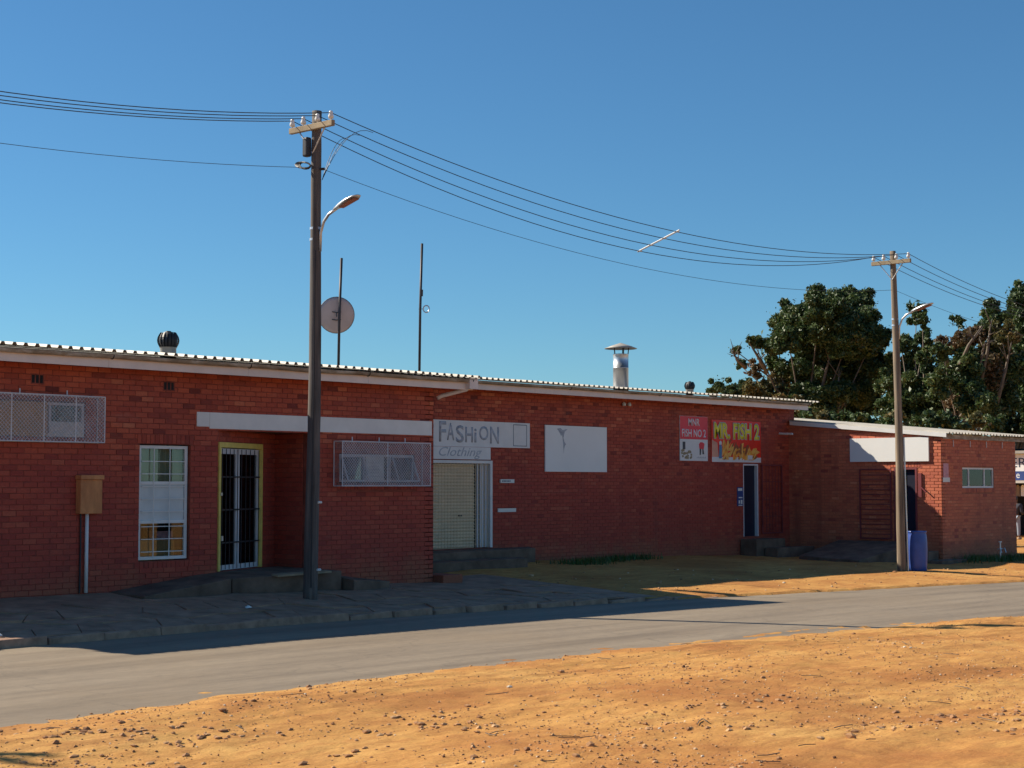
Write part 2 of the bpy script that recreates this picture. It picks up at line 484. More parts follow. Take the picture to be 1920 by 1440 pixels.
# value noise for terrain
_tab = RNG.random((256, 256))
def vnoise(x, y):
    xi = np.floor(x).astype(int); yi = np.floor(y).astype(int)
    fx = x - xi; fy = y - yi
    fx = fx * fx * (3 - 2 * fx); fy = fy * fy * (3 - 2 * fy)
    a = _tab[xi & 255, yi & 255]; b_ = _tab[(xi + 1) & 255, yi & 255]
    c = _tab[xi & 255, (yi + 1) & 255]; d = _tab[(xi + 1) & 255, (yi + 1) & 255]
    return (a * (1 - fx) + b_ * fx) * (1 - fy) + (c * (1 - fx) + d * fx) * fy - 0.5

# ------------------------------------------------------------------ terrain
YA, YB, YC = 21.8, 25.5, 20.75          # street faces: left wing, recessed middle, annex
XA, XR = 22.4, 40.8                     # end of the left wing, side wall of the annex
def r_road(x): return np.interp(x, [-60, 14, 20, 26, 36, 50, 120], [0, 0, -.05, -.12, -.22, -.3, -.45])
def y_near(x): return np.interp(x, [-60, 7.6, 11.6, 17.6, 25.7, 40, 90], [12.4, 12.5, 12.62, 12.5, 11.6, 10.3, 6])
def y_far(x): return np.interp(x, [-60, 11, 16.7, 25, 36, 50, 90], [18, 18.05, 18.2, 17.9, 16.4, 15, 11])
def y_wall(x): return np.interp(x, [0, 22.4, 23.4, 40.5, 41.5, 60], [21.8, 21.8, 25.5, 25.5, 20.75, 20.75])
def base(x): return np.interp(x, [-60, 10, 17, 22.4, 26, 35, 40, 46, 60, 120], [.36, .36, .33, .18, .26, .16, .0, -.14, -.25, -.4])

def ground_z(x, y):
    x = np.asarray(x, float); y = np.asarray(y, float)
    r = r_road(x); yn = y_near(x); yf = y_far(x)
    edge = yn + 0.40 * vnoise(x * 0.7 + 3, y * 0.3) + 0.30 * vnoise(x * 2.4, y * 0.7 + 9) + 0.22 * vnoise(x * 7, y * 3)
    dn = np.clip(edge - y, -1.0, 40)
    near = r + np.where(dn > 0, np.minimum(dn * 0.075, 0.045 + dn * 0.022), r * 0 + dn * 0.045 + 0.050 * vnoise(x * 1.7 + 2, y * 5.0) + 0.022 * vnoise(x * 6.0, y * 11.0))
    near = np.minimum(near, 0.32 + r)
    lump = np.clip(dn / 1.2, 0, 1)
    near = near + lump * (0.12 * vnoise(x * 0.30, y * 0.45) + 0.035 * vnoise(x * 0.8 + 5, y * 1.7) + 0.014 * vnoise(x * 2.6, y * 5.2 + 2) + 0.030 * vnoise(x * 0.22 + y * 0.1, y * 2.6 + 3) + 0.012 * vnoise(x * 7.0, y * 9.6) + 0.016 * vnoise(x * 15.0 + 7, y * 15.0))
    far_edge = yf + np.where(x > 24, 0.14 * vnoise(x * 1.5, y * 0.2 + 4), 0)
    t = (y - far_edge) / np.maximum(y_wall(x) - yf, 0.5)
    bz = base(x)
    k = np.clip((x - 23.5) / 1.5, 0, 1)          # dirt starts where the paving ends
    lip = r + 0.035
    far_d = lip + (bz - lip) * np.clip(t, 0, 1) ** 0.9 + 0.05 * vnoise(x * 0.7, y * 0.8) * np.clip(t * 5, 0, 1) + 0.016 * vnoise(x * 3.3, y * 3.7) * np.clip(t * 8, 0, 1)
    far_p = r + 0.06 + (bz - r - 0.06) * np.clip(t, 0, 1) - 0.10
    far = far_p * (1 - k) + far_d * k
    far = np.where(t < 0, r + np.clip(t * 3, -0.12, 0) - 0.02, far)
    mid = 0.5 * (yn + yf)
    z = np.where(y < mid, near, far)
    z = np.where((y > edge + .4) & (y < far_edge - .1), r - 0.08, z)
    return z

def axis(segs):
    out = []
    for a, b_, st in segs:
        out += list(np.arange(a, b_ - st * .5, st))
    out.append(segs[-1][1])
    return np.array(out)
gx = axis([(-1500, -300, 300), (-300, -40, 40), (-40, 3, 2), (3, 30, 0.06), (30, 50, 0.14), (50, 100, 2), (100, 300, 25), (300, 1800, 300)])
gy = axis([(-1500, -200, 260), (-200, -20, 20), (-20, 3.6, 1.2), (3.6, 13.6, 0.06), (13.6, 26, 0.12), (26, 60, 2), (60, 200, 20), (200, 2000, 300)])
GX, GY = np.meshgrid(gx, gy, indexing='ij')
GZ = ground_z(GX, GY)
ny = len(gy)
verts = np.stack([GX, GY, GZ], -1).reshape(-1, 3)
ii, jj = np.meshgrid(np.arange(len(gx) - 1), np.arange(ny - 1), indexing='ij')
a = (ii * ny + jj).ravel()
faces = np.stack([a, a + ny, a + ny + 1, a + 1], -1)
me = bpy.data.meshes.new('ground')
me.vertices.add(len(verts)); me.vertices.foreach_set('co', verts.astype(np.float32).ravel())
me.loops.add(faces.size); me.loops.foreach_set('vertex_index', faces.astype(np.int32).ravel())
me.polygons.add(len(faces)); me.polygons.foreach_set('loop_start', np.arange(0, faces.size, 4, dtype=np.int32))
me.polygons.foreach_set('loop_total', np.full(len(faces), 4, dtype=np.int32))
me.update(calc_edges=True); me.validate()
me.polygons.foreach_set('use_smooth', [True] * len(me.polygons))
me.materials.append(M['dirt'])
g = link(bpy.data.objects.new('ground', me)); tag(g, kind='structure')

def gz(x, y): return float(ground_z(np.array([x]), np.array([y]))[0])

# road
xs = np.concatenate([np.arange(-60, 4, 4), np.arange(4, 50, 0.5), np.arange(50, 101, 5)])
mb = MB(); vs = []; fs = []
for i, x in enumerate(xs):
    y0 = float(y_near(x)) - 1.2; y1 = float(y_far(x)) + 0.10
    for k in range(9):
        t = k / 8
        vs.append((x, y0 + (y1 - y0) * t, float(r_road(x)) + 0.02 * math.sin(math.pi * t)))
    if i:
        for k in range(8):
            fs.append(((i - 1) * 9 + k, i * 9 + k, i * 9 + k + 1, (i - 1) * 9 + k + 1))
mb.add(vs, fs); tag(mb.build('road', 'asphalt', smooth=True), kind='structure')

# pavement of the left wing: base sheet, broken slabs laid on it, kerb stones
pav = MB(); vs = []; fs = []
pxs = np.arange(2, 24.6, 0.4)
for i, x in enumerate(pxs):
    y0 = float(y_far(x)) + 0.12; y1 = YA + 0.1 if x < XA else 22.4
    for k in range(9):
        t = k / 8; y = y0 + (y1 - y0) * t
        vs.append((x, y, float(r_road(x)) + 0.085 + (float(base(x)) - float(r_road(x)) - 0.085) * t - 0.012 + 0.012 * float(vnoise(np.array([x * 2.]), np.array([y * 2.]))[0])))
    if i:
        for k in range(8):
            fs.append(((i - 1) * 9 + k, i * 9 + k, i * 9 + k + 1, (i - 1) * 9 + k + 1))
pav.add(vs, fs)
pavement = tag(pav.build('pavement', 'slab', smooth=True), kind='structure')
def pav_z(x, y):
    y0 = float(y_far(x)) + 0.12; t = min(max((y - y0) / (YA + .1 - y0), 0), 1)
    return float(r_road(x)) + 0.085 + (float(base(x)) - float(r_road(x)) - 0.085) * t - 0.012
rows = 4; nc = 26
cx = lambda i, j: 7.0 + i * 0.66 + random.uniform(-.14, .14) + (0.3 if j % 2 else 0)
grid = {}
for i in range(nc + 1):
    for j in range(rows + 1):
        x = cx(i, j)
        grid[i, j] = (x, float(y_far(x)) + 0.16 + j * 0.62 + (random.uniform(-.13, .13) if 0 < j else 0))
for i in range(nc):
    for j in range(rows):
        q = [grid[i, j], grid[i + 1, j], grid[i + 1, j + 1], grid[i, j + 1]]
        if max(p[0] for p in q) > 23.9 or random.random() < 0.12: continue
        mx_ = sum(p[0] for p in q) / 4; my_ = sum(p[1] for p in q) / 4
        q = [(mx_ + (p[0] - mx_) * 0.965, my_ + (p[1] - my_) * 0.95) for p in q]
        lift = random.uniform(0.004, 0.02); tl = random.uniform(-.012, .012)
        s = MB()
        s.hexa([(x, y, pav_z(x, y) - 0.03) for x, y in q] + [(x, y, pav_z(x, y) + 0.012 + lift + tl * (k % 2)) for k, (x, y) in enumerate(q)])
        s.build('paving_slab', 'slab', pavement)
x = 2.0
kerb = MB(); kerb.box(2, 2.02, 18.06, 18.1, -.1, -.05)
kerb_o = None
while x < 25.6:
    L = random.uniform(0.75, 1.0) if x > 9 else 1.0
    yf = float(y_far(x + L / 2)); r0 = float(r_road(x + L / 2))
    hgt = 0.115 if x < 22 else 0.115 - (x - 22) * 0.025
    c = random.uniform(-.022, .022); dz = random.uniform(-.05, .004); e = 0.004 + random.uniform(0, .03) * (x > 17)
    s = MB()
    y0, y1 = yf + c, yf + 0.17 + c
    s.hexa([(x + .005, y0, r0 - .1), (x + L - e, y0 + c, r0 - .1), (x + L - e, y1, r0 - .1), (x + .005, y1, r0 - .1),
            (x + .01 + e, y0 + .03, r0 + hgt + dz), (x + L - 2 * e, y0 + .03 + c, r0 + hgt + dz * .3), (x + L - e, y1, r0 + hgt + dz * .3), (x + .01, y1, r0 + hgt + dz)])
    if kerb_o is None:
        kerb_o = tag(s.build('kerb', 'kerb'), kind='structure')
    else:
        bevel(s.build('kerb_stone', 'kerb', kerb_o), 0.015, 2)
    x += L

# ------------------------------------------------------------------ brick walls
BL, BH, J = 0.222, 0.074, 0.011
def cam_dist(p): return p.x * math.sin(TH) + p.y * math.cos(TH)
BRICKS = {}          # building -> list of (frame, s0, s1, z0, z1, tone, wallobj, full)

def brick_wall(building, key, fr, L, zb, zt, openings, mortar, z_lay, soldier=(), depth=0.22, dark_below=None):
    """openings and soldier: (s0, s1, z0, z1). zt: number or function of s."""
    ztf = zt if callable(zt) else (lambda s: zt)
    zmax = max(ztf(0), ztf(L))
    S = sorted({0.0, L, *[min(max(v, 0), L) for o in openings for v in (o[0], o[1])]})
    Z = sorted({zb, zmax, *[min(max(v, zb), zmax) for o in openings for v in (o[2], o[3])]})
    def filled(i, j):
        if i < 0 or j < 0 or i >= len(S) - 1 or j >= len(Z) - 1: return False
        s = (S[i] + S[i + 1]) / 2; z = (Z[j] + Z[j + 1]) / 2
        return not any(o[0] < s < o[1] and o[2] < z < o[3] for o in openings)
    w = MB()
    def zc(s, z): return min(z, ztf(s)) if z >= zmax - 1e-6 else z
    for i in range(len(S) - 1):
        for j in range(len(Z) - 1):
            if not filled(i, j): continue
            s0, s1, z0, z1 = S[i], S[i + 1], Z[j], Z[j + 1]
            a0, a1 = zc(s0, z1), zc(s1, z1)
            w.add([fr.pt(s0, 0, z0), fr.pt(s1, 0, z0), fr.pt(s1, 0, a1), fr.pt(s0, 0, a0)], [(0, 1, 2, 3)])
            w.add([fr.pt(s0, -depth, z0), fr.pt(s1, -depth, z0), fr.pt(s1, -depth, a1), fr.pt(s0, -depth, a0)], [(3, 2, 1, 0)])
            for di, dj, (p, q) in ((-1, 0, ((s0, z0), (s0, a0))), (1, 0, ((s1, z0), (s1, a1))), (0, -1, ((s0, z0), (s1, z0))), (0, 1, ((s0, a0), (s1, a1)))):
                if not filled(i + di, j + dj):
                    w.add([fr.pt(p[0], 0, p[1]), fr.pt(q[0], 0, q[1]), fr.pt(q[0], -depth, q[1]), fr.pt(p[0], -depth, p[1])], [(0, 1, 2, 3)])
    wo_ = w.build('wall', mortar, building)
    lst = BRICKS.setdefault(key, [])
    blocks = list(openings) + list(soldier)
    c = 0; z = z_lay
    while z < zmax:
        z0, z1 = z, z + BH
        s = -(BL + J) / 2 if c % 2 else 0.0
        s += 0.0
        while s < L:
            segs = [(max(s, 0.002), min(s + BL, L - 0.002))]
            for o in blocks:
                if z1 > o[2] + .012 and z0 < o[3] - .012:
                    ns = []
                    for p, q in segs:
                        if q <= o[0] or p >= o[1]: ns.append((p, q))
                        else:
                            if p < o[0]: ns.append((p, o[0]))
                            if q > o[1]: ns.append((o[1], q))
                    segs = ns
            for p, q in segs:
                if q - p < 0.03 or z1 > ztf((p + q) / 2) - .002: continue
                t = min(max(random.gauss(0.5, 0.20) - (0.22 if random.random() < .06 else 0), 0), 1)
                if dark_below is not None and z1 < dark_below: t *= 0.45
                lst.append((fr, p, q, z0, z1, t, wo_, q - p > BL - 0.004))
            s += BL + J
        z += BH + J; c += 1
    for (s0, s1, z0, z1) in soldier:
        n = max(1, round((s1 - s0) / (BH + J)))
        st = (s1 - s0) / n
        for k in range(n):
            lst.append((fr, s0 + k * st + J / 2, s0 + (k + 1) * st - J / 2, z0 + .006, z1 - .006, min(max(random.gauss(.3, .15), 0), 1), wo_, False))
    return wo_

def lay_bricks(building, key, mat):
    lst = BRICKS[key]
    order = sorted(range(len(lst)), key=lambda i: cam_dist(lst[i][0].pt(lst[i][1], 0, lst[i][3])))
    pick = []
    for i in order:
        fr, p, q, z0, z1, t, w, full = lst[i]
        c = fr.pt((p + q) / 2, 0, z0); d = cam_dist(c); lat = c.x * math.cos(TH) - c.y * math.sin(TH)
        if full and z0 > .38 + (0 if key == 'main' else -.3) and -0.305 < lat / d < 0.31 and len(pick) < 300: pick.append(i)
    pick = set(pick)
    unit = None
    rest = MB()
    for i, (fr, p, q, z0, z1, t, w, full) in enumerate(lst):
        o = 0.007 + random.uniform(-.002, .0025)
        if i in pick:
            if unit is None:
                b_ = MB(); h = BL / 2; v = BH / 2; ch = .004
                b_.add([(-h, 0, -v), (h, 0, -v), (h, 0, v), (-h, 0, v),
                        (-h, -.005, -v), (h, -.005, -v), (h, -.005, v), (-h, -.005, v),
                        (-h + ch, -.008, -v + ch), (h - ch, -.008, -v + ch), (h - ch, -.008, v - ch), (-h + ch, -.008, v - ch)],
                       [(0, 1, 5, 4), (1, 2, 6, 5), (2, 3, 7, 6), (3, 0, 4, 7), (4, 5, 9, 8), (5, 6, 10, 9), (6, 7, 11, 10), (7, 4, 8, 11), (8, 9, 10, 11)])
                unit = bpy.data.meshes.new('brick'); unit.from_pydata(b_.v, [], b_.f); unit.update(); unit.materials.append(M[mat])
            ob = bpy.data.objects.new('brick', unit)
            link(ob, w)
            ob.location = fr.pt((p + q) / 2, o - .008, (z0 + z1) / 2) - building.location
            ob.rotation_euler = (random.gauss(0, .004), random.gauss(0, .006), math.atan2(fr.u.y, fr.u.x) + random.gauss(0, .004))
            ob['tone'] = t
        else:
            ch = 0.003
            P = [fr.pt(p, 0, z0), fr.pt(q, 0, z0), fr.pt(q, 0, z1), fr.pt(p, 0, z1),
                 fr.pt(p + ch, o, z0 + ch), fr.pt(q - ch, o, z0 + ch), fr.pt(q - ch, o, z1 - ch), fr.pt(p + ch, o, z1 - ch)]
            rest.add(P, [(0, 1, 5, 4), (1, 2, 6, 5), (2, 3, 7, 6), (3, 0, 4, 7), (4, 5, 6, 7)], t)
    o = rest.build('brickwork', mat, building, tone=True); tag(o, kind='stuff')

FA = Frame((0, YA), (1, 0)); FB = Frame((0, YB), (1, 0)); FC = Frame((0, YC), (1, 0)); FR_ = Frame((XR, YB), (0, -1))
SLOPE = 0.09
def roof_z(y): return 4.02 + SLOPE * (y - 21.25)

shop = thing('shop_building', 'long low red brick shop building with corrugated roof and recessed middle', 'building', (16, 24, 0))
# left wing, street face
X0 = 9.7
FA0 = Frame((X0, YA), (1, 0))
win = (15.73, 16.73, .78, 2.64)
cage1 = (12.3, 14.72, 2.70, 3.26)
cage2 = (20.0, 21.9, 2.02, 2.56)
alc = (17.28, 19.36, 0.0, 2.90)
sh = lambda t: (t[0] - X0, t[1] - X0, t[2], t[3])
brick_wall(shop, 'main', FA0, XA - X0, -.1, 3.95, [sh(win), sh(cage1), sh(cage2), sh(alc)], 'mortar', 0.085,
           soldier=[(15.68 - X0, 16.78 - X0, 2.645, 2.80), (15.66 - X0, 16.80 - X0, .66, .775), (19.95 - X0, 21.95 - X0, 1.90, 2.015)])
# middle, set back
FB0 = Frame((XA, YB), (1, 0))
fdoor = (25.6, 28.1, 0.56, 2.52); mdoor = (38.44, 39.18, 0.56, 2.56)
sb = lambda t: (t[0] - XA, t[1] - XA, t[2], t[3])
brick_wall(shop, 'main', FB0, XR + .3 - XA, -.3, 4.27, [sb(fdoor), sb(mdoor)], 'mortar', -.06)
# end of the left wing
FE = Frame((XA, YA), (0, 1))
brick_wall(shop, 'main', FE, YB - YA, -.2, lambda s: 3.93 + SLOPE * s, [], 'mortar', 0.085)
# splayed entrance wall and side of the entrance
FD = Frame((17.28, 21.83), (0.906, 0.42))
ddoor = (0.06, 1.74, 0.56, 2.70)
brick_wall(shop, 'main', FD, 2.31, .0, 2.95, [ddoor], 'mortar', 0.085, depth=0.12)
FS = Frame((19.36, 22.80), (0, -1))
brick_wall(shop, 'main', FS, 1.0 - .235, .0, 2.95, [], 'mortar', 0.085, depth=0.1)
lay_bricks(shop, 'main', 'brick')
MB().box(17.1, 19.5, 22.03, 23.3, 2.90, 3.0).build('entrance_soffit', 'concrete', shop)
# back and end walls, inner floor
MB().box(X0, X0 + .22, YA + .23, 34, -.1, 3.95).build('end_wall', 'mortar', shop)
MB().box(X0, 41.0, 33.8, 34.0, -.3, 4.9).build('back_wall', 'mortar', shop)
MB().box(40.85, 41.05, YB + .23, 33.8, -.3, 4.3).build('end_wall', 'mortar', shop)
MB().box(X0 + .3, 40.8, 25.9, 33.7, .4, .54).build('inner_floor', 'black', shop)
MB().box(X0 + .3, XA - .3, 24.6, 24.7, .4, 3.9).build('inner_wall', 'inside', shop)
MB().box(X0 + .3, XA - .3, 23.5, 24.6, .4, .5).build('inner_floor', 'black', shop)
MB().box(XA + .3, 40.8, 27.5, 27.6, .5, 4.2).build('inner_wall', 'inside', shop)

# roof sheets
def sheet(y0, y1, n_rib, pitch, zf):
    prof = []
    for k in range(n_rib):
        b0 = k * pitch
        prof += [(b0, 0), (b0 + pitch * .56, 0), (b0 + pitch * .66, .040), (b0 + pitch * .90, .040)]
    prof.append((n_rib * pitch, 0))
    m_ = MB(); n = len(prof)
    for y in (y0, y1):
        for dz in (0.0, -0.003):
            for px_, pz_ in prof:
                m_.v.append((px_, y, zf(y) + pz_ + dz))
    for i in range(n - 1):
        m_.f += [(i, i + 1, 2 * n + i + 1, 2 * n + i), (n + i + 1, n + i, 3 * n + i, 3 * n + i + 1), (n + i, n + i + 1, i + 1, i), (3 * n + i + 1, 3 * n + i, 2 * n + i, 2 * n + i + 1)]
    m_.t = [.5] * len(m_.f)
    return m_
def lay_sheets(parent, x0, x1, y0, y1, pitch, n_rib, zf, mat='roof'):
    w = pitch * n_rib
    n = int(round((x1 - x0) / w))
    ref = None
    for k in range(n):
        if ref is None:
            ref = sheet(y0, y1, n_rib, pitch, zf).build('roof_sheet', mat, parent)
            ref.location = Vector((x0, 0, 0)); base_loc = ref.location.copy()
        else:
            c = ref.copy(); link(c, parent)
            c.location = base_loc + Vector((k * w, random.uniform(-.015, .015), random.uniform(0, .006)))
lay_sheets(shop, 9.288, 23.04, 21.16, 34.2, 0.191, 4, roof_z)
lay_sheets(shop, 23.045, 41.10, 24.80, 34.2, 0.191, 4, roof_z)
# fascia, gutter, soffit
for nm, x0, x1, yw, ye in (('a', 9.35, 23.0, YA, 21.25), ('b', 23.05, 41.05, YB, 24.90)):
    z = roof_z(ye)
    f = MB(); n = 5 if nm == 'a' else 6
    st = (x1 - x0) / n
    for k in range(n):
        o = MB().box(x0 + k * st + .002, x0 + (k + 1) * st - .002, ye + .09, ye + .115, z - .235, z - .03).build('fascia_board', 'fascia', shop)
    MB().box(x0, x1, ye + .118, yw + .02, z - .16, z - .145).build('soffit', 'concrete', shop)
    # half-round gutter, slightly sagging between brackets
    g_ = MB(); segs = 40; prof = [(math.cos(a_) * .052, math.sin(a_) * .062) for a_ in [math.pi + math.pi * k / 8 for k in range(9)]]
    vs = []; fs = []
    for i in range(segs + 1):
        x = x0 + (x1 - x0) * i / segs
        sag = -.010 * abs(math.sin(i * math.pi / 8)) + random.uniform(-.003, .003)
        for (a_, b_) in prof: vs.append((x, ye + .035 + a_, z - .038 + b_ + sag))
        for (a_, b_) in prof: vs.append((x, ye + .035 + a_ * .94, z - .034 + b_ * .94 + sag))
        if i:
            for k in range(8):
                fs.append(((i - 1) * 18 + k, i * 18 + k, i * 18 + k + 1, (i - 1) * 18 + k + 1))
                fs.append(((i - 1) * 18 + 9 + k + 1, i * 18 + 9 + k + 1, i * 18 + 9 + k, (i - 1) * 18 + 9 + k))
            fs.append(((i - 1) * 18, (i - 1) * 18 + 9, i * 18 + 9, i * 18))
    g_.add(vs, fs); gut = g_.build('gutter', 'gutter', shop, smooth=True)
    for i in range(0, segs + 1, 8):
        x = x0 + .1 + (x1 - x0 - .2) * i / segs
        MB().tube([(x, ye + .035 + math.cos(t_) * .058, z - .044 + math.sin(t_) * .066) for t_ in [math.pi * (1 + k / 6) for k in range(7)]], .008, 5).build('bracket', 'dark', gut)
# downpipe at the end of the left gutter, bending back to the wall corner
dp = MB().tube([(22.90, 21.29, 3.95), (22.90, 21.30, 3.86), (22.84, 21.36, 3.79), (22.52, 21.70, 3.67), (22.44, 21.74, 3.62)], .04, 10).build('downpipe', 'fascia', shop, smooth=True)
MB().box(22.80, 23.03, 21.235, 21.35, 3.80, 4.0).build('outlet_box', 'fascia', dp)
# white beam over the entrance
bm_ = MB(); bm_.fbox(FA, 17.10, 22.34, -.02, .022, 2.915, 3.185); bm_.fbox(FA, 16.84, 17.098, -.02, .020, 2.945, 3.185)
bevel(bm_.build('lintel_beam', 'white', shop), .006)
# air bricks
for x in (13.86, 16.28):
    ab = MB().fbox(FA, x - .115, x + .115, -.01, .011, 3.50, 3.66).build('air_brick', 'mortar', shop)
    for k in range(3):
        MB().fbox(FA, x - .10 + k * .07, x - .05 + k * .07, .0115, .0125, 3.52, 3.64).build('slot', 'black', ab)
# small lights under the eave and pipe stub
for x in (33.0, 33.22):
    MB().lathe([(0, -.05), (.045, -.05), (.05, 0), (.02, .05), (0, .05)], (x, YB - .07, 4.02), 10).build('flood_light', 'porcelain', shop, smooth=True)
MB().tube([(40.30, 25.52, 3.44), (40.30, 25.05, 3.42)], .03, 8).build('overflow_pipe', 'white', shop)

# ------------------------------------------------------------------ windows and cages
def pane_window(parent, fr, s0, s1, z0, z1, cols, rows_, depth=-.05, fw=.045, mat='alu', glass='glass', name='window'):
    f = MB()
    f.fbox(fr, s0, s1, depth, depth + .05, z0, z0 + fw); f.fbox(fr, s0, s1, depth, depth + .05, z1 - fw, z1)
    f.fbox(fr, s0, s0 + fw, depth + .001, depth + .049, z0 + fw, z1 - fw); f.fbox(fr, s1 - fw, s1, depth + .001, depth + .049, z0 + fw, z1 - fw)
    for c in cols: f.fbox(fr, c - fw * .45, c + fw * .45, depth + .002, depth + .047, z0 + fw, z1 - fw)
    w = f.build(name, mat, parent)
    xs_ = [s0 + fw] + list(cols) + [s1 - fw]
    zs_ = [z0 + fw] + list(rows_) + [z1 - fw]
    for i in range(len(xs_) - 1):
        for j in range(len(zs_) - 1):
            MB().fbox(fr, xs_[i] + .004, xs_[i + 1] - .004, depth + .018, depth + .024, zs_[j] + .004, zs_[j + 1] - .004).build('pane', glass, w)
    for r_ in rows_: MB().fbox(fr, s0 + fw, s1 - fw, depth + .003, depth + .052, r_ - fw * .5, r_ + fw * .5).build('transom', mat, w)
    return w

# tall window in three parts with bars
w1 = pane_window(shop, FA, 15.75, 16.71, .80, 2.62, [], [1.40, 2.02], -.10, .05, 'white')
for k in range(8):
    z = .92 + k * .2 + (.04 if k > 2 else 0)
    MB().fbox(FA, 15.80, 16.64, -.035, -.025, z, z + .012).build('bar', 'white', w1)
for x in (16.02, 16.33):
    MB().fbox(FA, x, x + .012, -.024, -.014, .83, 2.59).build('bar', 'white', w1)
for o_ in w1.children:
    if o_.name.startswith('pane') and abs(sum(v.co.z for v in o_.data.vertices) / 8 - 1.71) < .1:
        o_.data.materials[0] = M['frost']
MB().fbox(FA, 15.76, 16.70, -.185, -.175, 2.03, 2.62).build('curtain', 'curtain2', w1)  # added sheet carrying the painted tree reflection of the top pane
box_ = bevel(MB().box(15.78, 16.62, 22.05, 22.4, .62, 1.10).build('cardboard_box', 'carton'), .01)  # added block, its colour stands in for the reflected orange ground
tag(box_, 'brown cardboard box standing inside the tall barred window', 'box')
tag(MB().box(16.30, 16.62, 22.1, 22.3, 1.101, 1.24).build('folded_cloth', 'pink'), 'pink folded cloth lying on the cardboard box inside the window', 'cloth')  # added block, its pink stands in for a reflection in the glass

def cage(name, label, s0, s1, z0, z1, mull, dep=0.22):
    t = thing(name, label, 'window cage', FA.pt((s0 + s1) / 2, 0.02, z0))
    f = MB(); r_ = .009
    def bar(a_, b_): f.tube([FA.pt(*a_), FA.pt(*b_)], r_, 5)
    for o_ in (.02, dep):
        bar((s0, o_, z0), (s1, o_, z0)); bar((s0, o_, z1), (s1, o_, z1)); bar((s0, o_, z0), (s0, o_, z1)); bar((s1, o_, z0), (s1, o_, z1))
    for s in (s0, s1):
        for z in (z0, z1): bar((s, .02, z), (s, dep, z))
    for s in mull: bar((s, dep, z0), (s, dep, z1))
    f.build('frame', 'alu', t)
    w = MB()
    w.fbox(FA, s0 + .01, s1 - .01, dep - .001, dep + .001, z0 + .01, z1 - .01)
    w.build('front_mesh', 'weave', t)
    ww = MB(); H_ = z1 - z0; W_ = s1 - s0; st = .06; k = -int(H_ / st) - 1
    while k * st < W_:
        for sg in (1, -1):
            a0 = k * st; b0 = a0 + H_
            t0 = max(0, -a0) / H_; t1 = min(1, (W_ - a0) / H_)
            if t1 > t0 + .02:
                za, zb2 = (t0, t1) if sg > 0 else (1 - t0, 1 - t1)
                ww.tube([FA.pt(s0 + a0 + t0 * H_, dep + .003, z0 + H_ * za), FA.pt(s0 + a0 + t1 * H_, dep + .003, z0 + H_ * zb2)], .0028, 3, cap=False)
        k += 1
    ww.build('wire_mesh', 'alu', t)
    for s in (s0, s1): MB().fbox(FA, s - .001, s + .001, .03, dep - .01, z0 + .01, z1 - .01).build('side_mesh', 'weave', t)
    for z in (z0, z1): MB().fbox(FA, s0 + .01, s1 - .01, .03, dep - .01, z - .001, z + .001).build('top_mesh' if z == z1 else 'bottom_mesh', 'weave', t)
    for k in range(3):
        s = s0 + (s1 - s0) * (.2 + .3 * k)
        MB().fbox(FA, s - .01, s + .01, .0085, .016, z1 + .01, z1 + .09).build('fixing_strap', 'alu', t)
    return t
cage('window_cage', 'rusty wire mesh security cage over the high boarded window above the meter box', 12.2, 14.92, 2.64, 3.34, [12.75, 13.3, 13.85, 14.4])
w2 = pane_window(shop, FA, 12.32, 14.70, 2.72, 3.24, [12.9, 13.5, 14.1], [], -.06, .04)
MB().fbox(FA, 13.1, 14.05, -.009, -.002, 2.72, 3.24).build('board', 'carton', w2)
MB().fbox(FA, 12.32, 13.08, -.009, -.002, 2.72, 3.24).build('board', 'pink', w2)
MB().fbox(FA, 14.08, 14.70, -.009, -.002, 2.72, 2.95).build('board', 'paper', w2)
cage('window_cage', 'clear wire mesh security cage over the window with two open sashes', 19.86, 22.08, 1.97, 2.76, [20.97], 0.24)
w3 = pane_window(shop, FA, 20.02, 21.88, 2.04, 2.54, [20.62, 21.28], [], -.06, .04)
for s0 in (20.06, 21.32):
    o_ = MB(); d = .18
    s1 = s0 + .52; zt_, zb_ = 2.50, 2.06
    for a_, b_ in (((s0, 0, zt_), (s1, 0, zt_)), ((s0, d, zb_), (s1, d, zb_)), ((s0, 0, zt_), (s0, d, zb_)), ((s1, 0, zt_), (s1, d, zb_))):
        o_.tube([FA.pt(*a_), FA.pt(*b_)], .016, 6)
    sash = o_.build('open_sash', 'alu', w3)
    MB().add([FA.pt(s0, .0, zt_), FA.pt(s1, .0, zt_), FA.pt(s1, d, zb_), FA.pt(s0, d, zb_)], [(3, 2, 1, 0)]).build('pane', 'glass', sash)
nt_ = MB().fbox(FA, 20.66, 21.12, -.015, -.012, 2.06, 2.50).build('notice_sheet', 'paper')
tag(nt_, 'white paper notice stuck inside the window between the open sashes', 'notice')
for k in range(5):
    MB().fbox(FA, 20.76, 21.02 - .03 * (k % 2), -.0115, -.0105, 2.14 + k * .06, 2.152 + k * .06).build('lettering', 'ink', nt_)

# meter box with conduit
mbx = thing('meter_box', 'weathered orange board meter box on the wall with white conduit below', 'meter box', FA.pt(14.75, 0.01, 1.55))
bevel(MB().fbox(FA, 14.56, 14.95, .0095, .14, 1.55, 2.07).build('body', 'meterbox', mbx), .006)
bevel(MB().fbox(FA, 14.545, 14.965, .0095, .17, 2.072, 2.14).build('hood', 'meterbox', mbx), .006)
MB().tube([FA.pt(14.74, .05, 1.55), FA.pt(14.74, .05, .34)], .028, 8).build('conduit', 'white', mbx, smooth=True)
MB().tube([FA.pt(14.64, .03, 1.55), FA.pt(14.645, .03, 1.0), FA.pt(14.64, .03, .34)], .015, 6).build('cable', 'dark', mbx)

